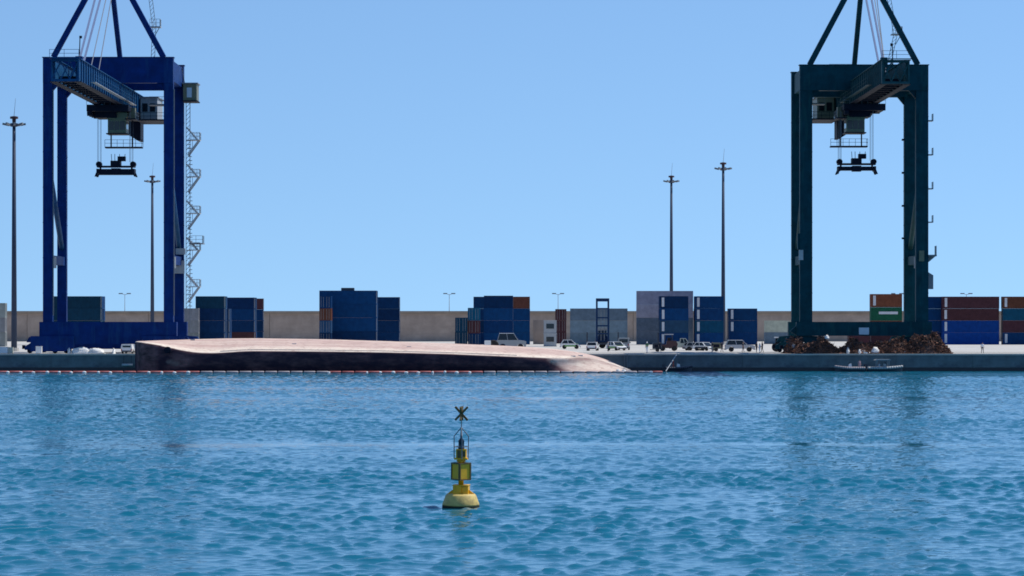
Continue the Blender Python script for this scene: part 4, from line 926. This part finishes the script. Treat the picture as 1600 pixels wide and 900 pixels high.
for k, (px, w_, h_, dsc) in enumerate(((1325, 0.6, 0.9, 'upright white bulk bag left of the sign board heap'), (1368, 1.5, 0.95, 'large white bulk bag sitting before the widest scrap heap'), (1352, 1.6, 0.5, 'sagging white bulk bag left of the largest bag'),
        (1343, 0.7, 0.65, 'narrow grey-white bulk bag between the sagging bag and upright bag'), (1413, 0.9, 0.4, 'small flat white bag below the pointed scrap heap'), (1426, 0.8, 0.35, 'tiny white bag at the foot of the pointed heap'))):
    blob('bulk_bag', px, 502.5, w_, 1.0, h_, 'tarp', dsc, 'bulk bag', 'white bags on the quay edge', seed=k)
blob('bulk_bag', 1292, 503.6, 0.7, 0.6, 0.55, 'tarp', 'white bag on top of the dark rusty scrap heap', 'bulk bag', 'white bags on the quay edge', z=QZ+2.35, seed=31)
for k, (px, w_, h_, dsc) in enumerate(((127, 3.2, 0.95, 'rumpled white tarpaulin heap on the quay under the left crane'), (149, 3.0, 0.8, 'flatter white tarpaulin heap right of the rumpled one'), (108, 0.5, 0.9, 'small white sack at the left of the tarpaulins'), (178, 0.5, 0.8, 'small pointed white sack right of the tarpaulins'))):
    blob('tarpaulin', px, 502.4, w_, 1.6, h_, 'tarp', dsc, 'tarpaulin', seed=10+k)
for k, (px, Y, w_, h_, mt, dsc) in enumerate(((61, 504.5, 0.9, 1.1, 'white_paint', 'white box beside the wheels of the left crane'), (4, 506, 1.6, 1.0, 'white_paint', 'white box at the left picture edge on the quay'), (16, 507, 0.9, 0.95, 'cream_paint', 'greenish box right of the white edge box'))):
    b_ = MB().box(-w_/2, w_/2, -0.5, 0.5, 0.08, h_).box(-w_/2-0.03, w_/2+0.03, -0.53, 0.53, h_, h_+0.06)
    for a in (-w_/2+0.08, w_/2-0.2): b_.box(a, a+0.12, -0.45, 0.45, 0, 0.08)
    tag(b_.build('equipment_box', mt, loc=(WX(px, Y), Y, QZ)), dsc, 'box')
e = empty('quay_fender', (WX(197, 498), QY, 1.0), 'pale fender bar on the quay face left of the ship stern', 'fender')
MB().tube((-0.85, -0.3, 0.0), (0.85, -0.3, 0.0), 0.2, None, 12).build('fender_roll', 'galv', e, True)
for sx in (-0.6, 0.6): MB().bar((sx, -0.3, 0.1), (sx, 0.02, 1.5), 0.04).build('chain', 'dark_steel', e)

# ------------------------------------------------------------ people
def person(px, Y, label, shirt='c_white', trousers='c_dark', h=1.75, rz=0.0, z=QZ, hat=None, arms=0.0, stride=0.12, sit=False, wx=None):
    k = h/1.75
    J = {'pel': (0,0,0.95), 'ch': (0,0.0,1.30), 'nk': (0,0.01,1.47), 'hd': (0,-0.02,1.56), 'tp': (0,-0.02,1.70),
         'hl': (0.10,0,0.90), 'kl': (0.11,-0.02-stride*0.5,0.50), 'al': (0.12,0.02-stride,0.09), 'tl': (0.13,-0.17-stride,0.04),
         'hr': (-0.10,0,0.90), 'kr': (-0.11,-0.04+stride*0.4,0.50), 'ar': (-0.12,0.06+stride,0.09), 'tr': (-0.13,-0.13+stride,0.04),
         'sl': (0.19,0.01,1.40), 'el': (0.25,0.03-arms*0.1,1.12), 'wl': (0.25,-0.08-arms*0.25,0.90+arms*0.2), 'fl': (0.25,-0.12-arms*0.3,0.80+arms*0.25),
         'sr': (-0.19,0.01,1.40), 'er': (-0.25,0.04,1.12), 'wr': (-0.26,-0.05,0.88), 'fr': (-0.26,-0.08,0.78)}
    if sit:
        J.update({'kl': (0.13,-0.42,0.86), 'al': (0.13,-0.42,0.45), 'tl': (0.13,-0.55,0.42), 'kr': (-0.13,-0.42,0.86), 'ar': (-0.13,-0.44,0.45), 'tr': (-0.13,-0.57,0.42)})
    Ed = [('pel','ch'),('ch','nk'),('nk','hd'),('hd','tp'),('pel','hl'),('hl','kl'),('kl','al'),('al','tl'),('pel','hr'),('hr','kr'),('kr','ar'),('ar','tr'),('ch','sl'),('sl','el'),('el','wl'),('wl','fl'),('ch','sr'),('sr','er'),('er','wr'),('wr','fr')]
    Rd = {'pel':.15,'ch':.16,'nk':.065,'hd':.10,'tp':.075,'hl':.095,'kl':.065,'al':.045,'tl':.04,'hr':.095,'kr':.065,'ar':.045,'tr':.04,'sl':.07,'el':.05,'wl':.035,'fl':.032,'sr':.07,'er':.05,'wr':.035,'fr':.032}
    names = list(J); me = bpy.data.meshes.new('person_skeleton'); me.from_pydata([tuple(c*k for c in J[n]) for n in names], [(names.index(a), names.index(b)) for a, b in Ed], [])
    t = bpy.data.objects.new('tmp', me); col.objects.link(t)
    md = t.modifiers.new('s', 'SKIN'); md.use_smooth_shade = True
    for i, n in enumerate(names):
        sv = me.skin_vertices[0].data[i]; sv.radius = (Rd[n]*k, Rd[n]*k*(0.75 if n in ('pel','ch') else 1)); sv.use_root = (n == 'pel')
    t.modifiers.new('u', 'SUBSURF').levels = 1
    dg = bpy.context.evaluated_depsgraph_get(); dg.update(); nm = bpy.data.meshes.new_from_object(t.evaluated_get(dg)); bpy.data.objects.remove(t)
    nm.name = 'person'; nm.materials.clear()
    for m_ in (shirt, trousers, 'skin', 'hair', 'tyre'): nm.materials.append(M[m_])
    for p in nm.polygons:
        c = p.center/k
        if c.z > 1.63 or (c.z > 1.54 and c.y > 0.02): i = 3
        elif c.z > 1.45: i = 2
        elif c.z < 0.10 and not sit: i = 4
        elif abs(c.x) > 0.20 and c.z < 1.16: i = 2
        elif c.z < 0.97: i = 1
        else: i = 0
        p.material_index = i
    o = bpy.data.objects.new('person', nm); col.objects.link(o); o.location = (WX(px, Y) if wx is None else wx, Y, z); o.rotation_euler.z = rz
    tag(o, label, 'person', 'people on the quay and boats')
    if hat: MB().ball((0, -0.02*k, 1.64*k), 0.135*k, 10, 6, (1, 1.1, 0.8)).build('helmet', hat, o, True)
    return o
person(1535, 512, 'person in white shirt and dark trousers standing alone on the right apron', 'c_white', 'c_dark', rz=0.3)
person(1011, 515, 'person in green jacket and white helmet left of the forklift', 'c_green', 'c_white', hat='white_paint', h=1.8, rz=-0.4, arms=0.6)
person(1128, 528, 'person in dark clothes behind the silver estate car', 'c_dark', 'c_dark', rz=0.8)
person(1182, 520, 'person in dark jacket just right of the silver estate car', 'c_dark', 'c_dark', rz=2.2)
person(1187, 514, 'person dressed all in white beside two dark dressed people', 'c_white', 'c_white', h=1.62, rz=-1.0)
person(1191, 522, 'taller person in dark clothes, rightmost of the group of three', 'c_dark', 'c_dark', h=1.85, rz=-2.0)
person(1161, 526, 'person in black standing before the silver estate car', 'c_dark', 'c_dark', rz=1.2)
person(1031, 530, 'person in dark overalls by the dark generator trailer', 'c_dark', 'c_dark', rz=0.5)
person(950, 540, 'person in dark blue grey at the rear of the patrol car', 'c_grey', 'c_dark', rz=2.0)
person(1113, 530, 'person in dark top left of the olive generator trailer', 'c_dark', 'c_grey', rz=-1.2)
person(1240, 505, 'person in pale blue grey top before the low scrap heap', 'c_grey', 'c_dark', rz=0.2)
person(1247, 506, 'person in white top before the dark scrap heap', 'c_white', 'c_grey', rz=-0.5, arms=0.5)

# ------------------------------------------------------------ small boats against the quay
def boat(px, Y, L, label, hullm, tubem, rz=0, cabin=None):
    e = empty('work_boat', (WX(px, Y), Y, 0), label, 'boat', 'small boats by the quay', rz=rz)
    n = 14; vs = []; 
    for i in range(n+1):
        t = i/n; x = -L/2 + L*t; wv = 0.85*(1 - max(0, (t-0.55)/0.45)**2.2); sh = 0.55 + 0.35*max(0, t-0.5)**1.5*2
        vs += [(x, -wv, sh), (x, -wv*0.8, 0.0), (x, 0, -0.3+0.3*max(0, t-0.6)*2), (x, wv*0.8, 0.0), (x, wv, sh), (x, wv*0.85, sh-0.04), (x, 0, 0.18), (x, -wv*0.85, sh-0.04)]
    fs = [(i*8+j, (i+1)*8+j, (i+1)*8+(j+1)%8, i*8+(j+1)%8) for i in range(n) for j in range(8)]
    fs += [tuple(range(8)), tuple(n*8+j for j in range(8))[::-1]]
    MB().add(vs, fs).build('hull', hullm, e)
    for sy in (-1, 1):
        tb = MB()
        for i in range(n):
            a = vs[i*8+(0 if sy < 0 else 4)]; c = vs[(i+1)*8+(0 if sy < 0 else 4)]; tb.tube(a, c, 0.19, None, 8)
        tb.build('side_tube', tubem, e, True)
    cn = MB().prism([(-0.35, 0.3), (0.3, 0.3), (0.2, 1.15), (-0.2, 1.25)], -0.35, 0.35).build('console', 'white_paint' if not cabin else cabin, e)
    MB().prism([(0.2, 1.1), (0.26, 1.1), (0.05, 1.55), (0.0, 1.55)], -0.33, 0.33).build('windscreen', 'glass', cn)
    ob = MB().box(-L/2-0.45, -L/2-0.05, -0.2, 0.2, 0.55, 1.15).box(-L/2-0.3, -L/2-0.15, -0.08, 0.08, -0.4, 0.55).build('outboard_motor', 'dark_paint', e)
    for sx in (-0.2, 0.2): MB().box(sx*L-0.2, sx*L+0.2, -0.7, 0.7, 0.42, 0.48).build('thwart', 'galv', e)
    return e
boat(1328, 496.5, 4.6, 'grey inflatable workboat below the white bags, left of the pair', 'dark_paint', 'boom_grey', R(178))
boat(1382, 497, 5.6, 'larger dark hulled workboat with pale sides, right of the pair', 'dark_paint', 'house_grey', R(4), cabin='house_grey'); bt = [o for o in col.objects if o.name.startswith('work_boat')][-1]
for sx in (-1.3, 0.6):
    for sy in (-0.6, 0.6): MB().bar((sx, sy, 0.5), (sx, sy, 1.75), 0.06).build('canopy_pole', 'galv', bt)
MB().prism([(-1.6, 1.75), (0.9, 1.75), (0.7, 1.9), (-1.4, 1.9)], -0.8, 0.8).build('canopy', 'house_grey', bt)
boat(1060, 496.5, 4.2, 'small dark inflatable boat moored right of the ship bow', 'dark_paint', 'dark_paint', R(3))
person(1343, 496.6, 'person in pink top standing in the grey inflatable', 'c_pink', 'c_pink', z=0.25, h=1.6, rz=0.6)
person(1374, 497, 'person in grey standing in the larger workboat', 'c_grey', 'c_white', z=0.3, h=1.6, rz=-0.6, arms=0.8)
person(1052, 496.4, 'person in red with orange vest in the small dark inflatable', 'c_red', 'c_red', z=0.25, h=1.65, rz=1.2)
tag(MB().tube((WX(1058, 500), 499.8, QZ+0.05), (WX(1040, 490), 489.5, 0.15), 0.06, None, 6).build('mooring_rope', 'galv'), 'slack pale rope from quay edge down to the boom end', 'rope')
ld = MB()
for sx in (-0.22, 0.22): ld.bar((sx, -0.18, 0.1), (sx, -0.18, 2.6), 0.09)
for k in range(8): ld.bar((-0.22, -0.18, 0.3+k*0.3), (0.22, -0.18, 0.3+k*0.3), 0.05)
tag(ld.build('quay_ladder', 'galv_dark', loc=(WX(978, 499.8), QY-0.02, 0)), 'grey steel ladder on the quay face right of the ship bow', 'ladder')

# ------------------------------------------------------------ debris by the bow, clutter on the quay
for k, (px, w_, h_, lab) in enumerate(((975, 1.0, 0.45, 'ragged white debris floating just at the tip of the ship bow'), (983, 1.3, 0.32, 'flat white debris floating right of the ship bow tip'), (966, 0.8, 0.55, 'small pinkish debris lump against the ship bow'))):
    blob('floating_debris', px, 487.5, w_, 0.7, h_, 'tarp', lab, 'debris', 'debris floating at the bow', z=-0.05, seed=50+k)
def generator(px, Y, lab, mt):
    e = empty('generator_trailer', (WX(px, Y), Y, QZ), lab, 'trailer')
    MB().prism([(-0.8, 0.45), (0.8, 0.45), (0.8, 1.35), (0.65, 1.5), (-0.65, 1.5), (-0.8, 1.35)], -0.5, 0.5).build('housing', mt, e)
    MB().bar((0.8, 0, 0.45), (1.5, 0, 0.4), 0.08).build('drawbar', 'dark_steel', e); MB().box(-0.5, 0.5, -0.52, -0.5, 0.7, 1.2).build('louvre', 'dark_steel', e)
    wheels(e, (0.0,), 0.6, 0.3)
generator(1119, 540, 'olive generator trailer left of the silver estate car', 'olive')
generator(1027, 535, 'dark generator trailer left of the maroon forklift', 'dark_paint')
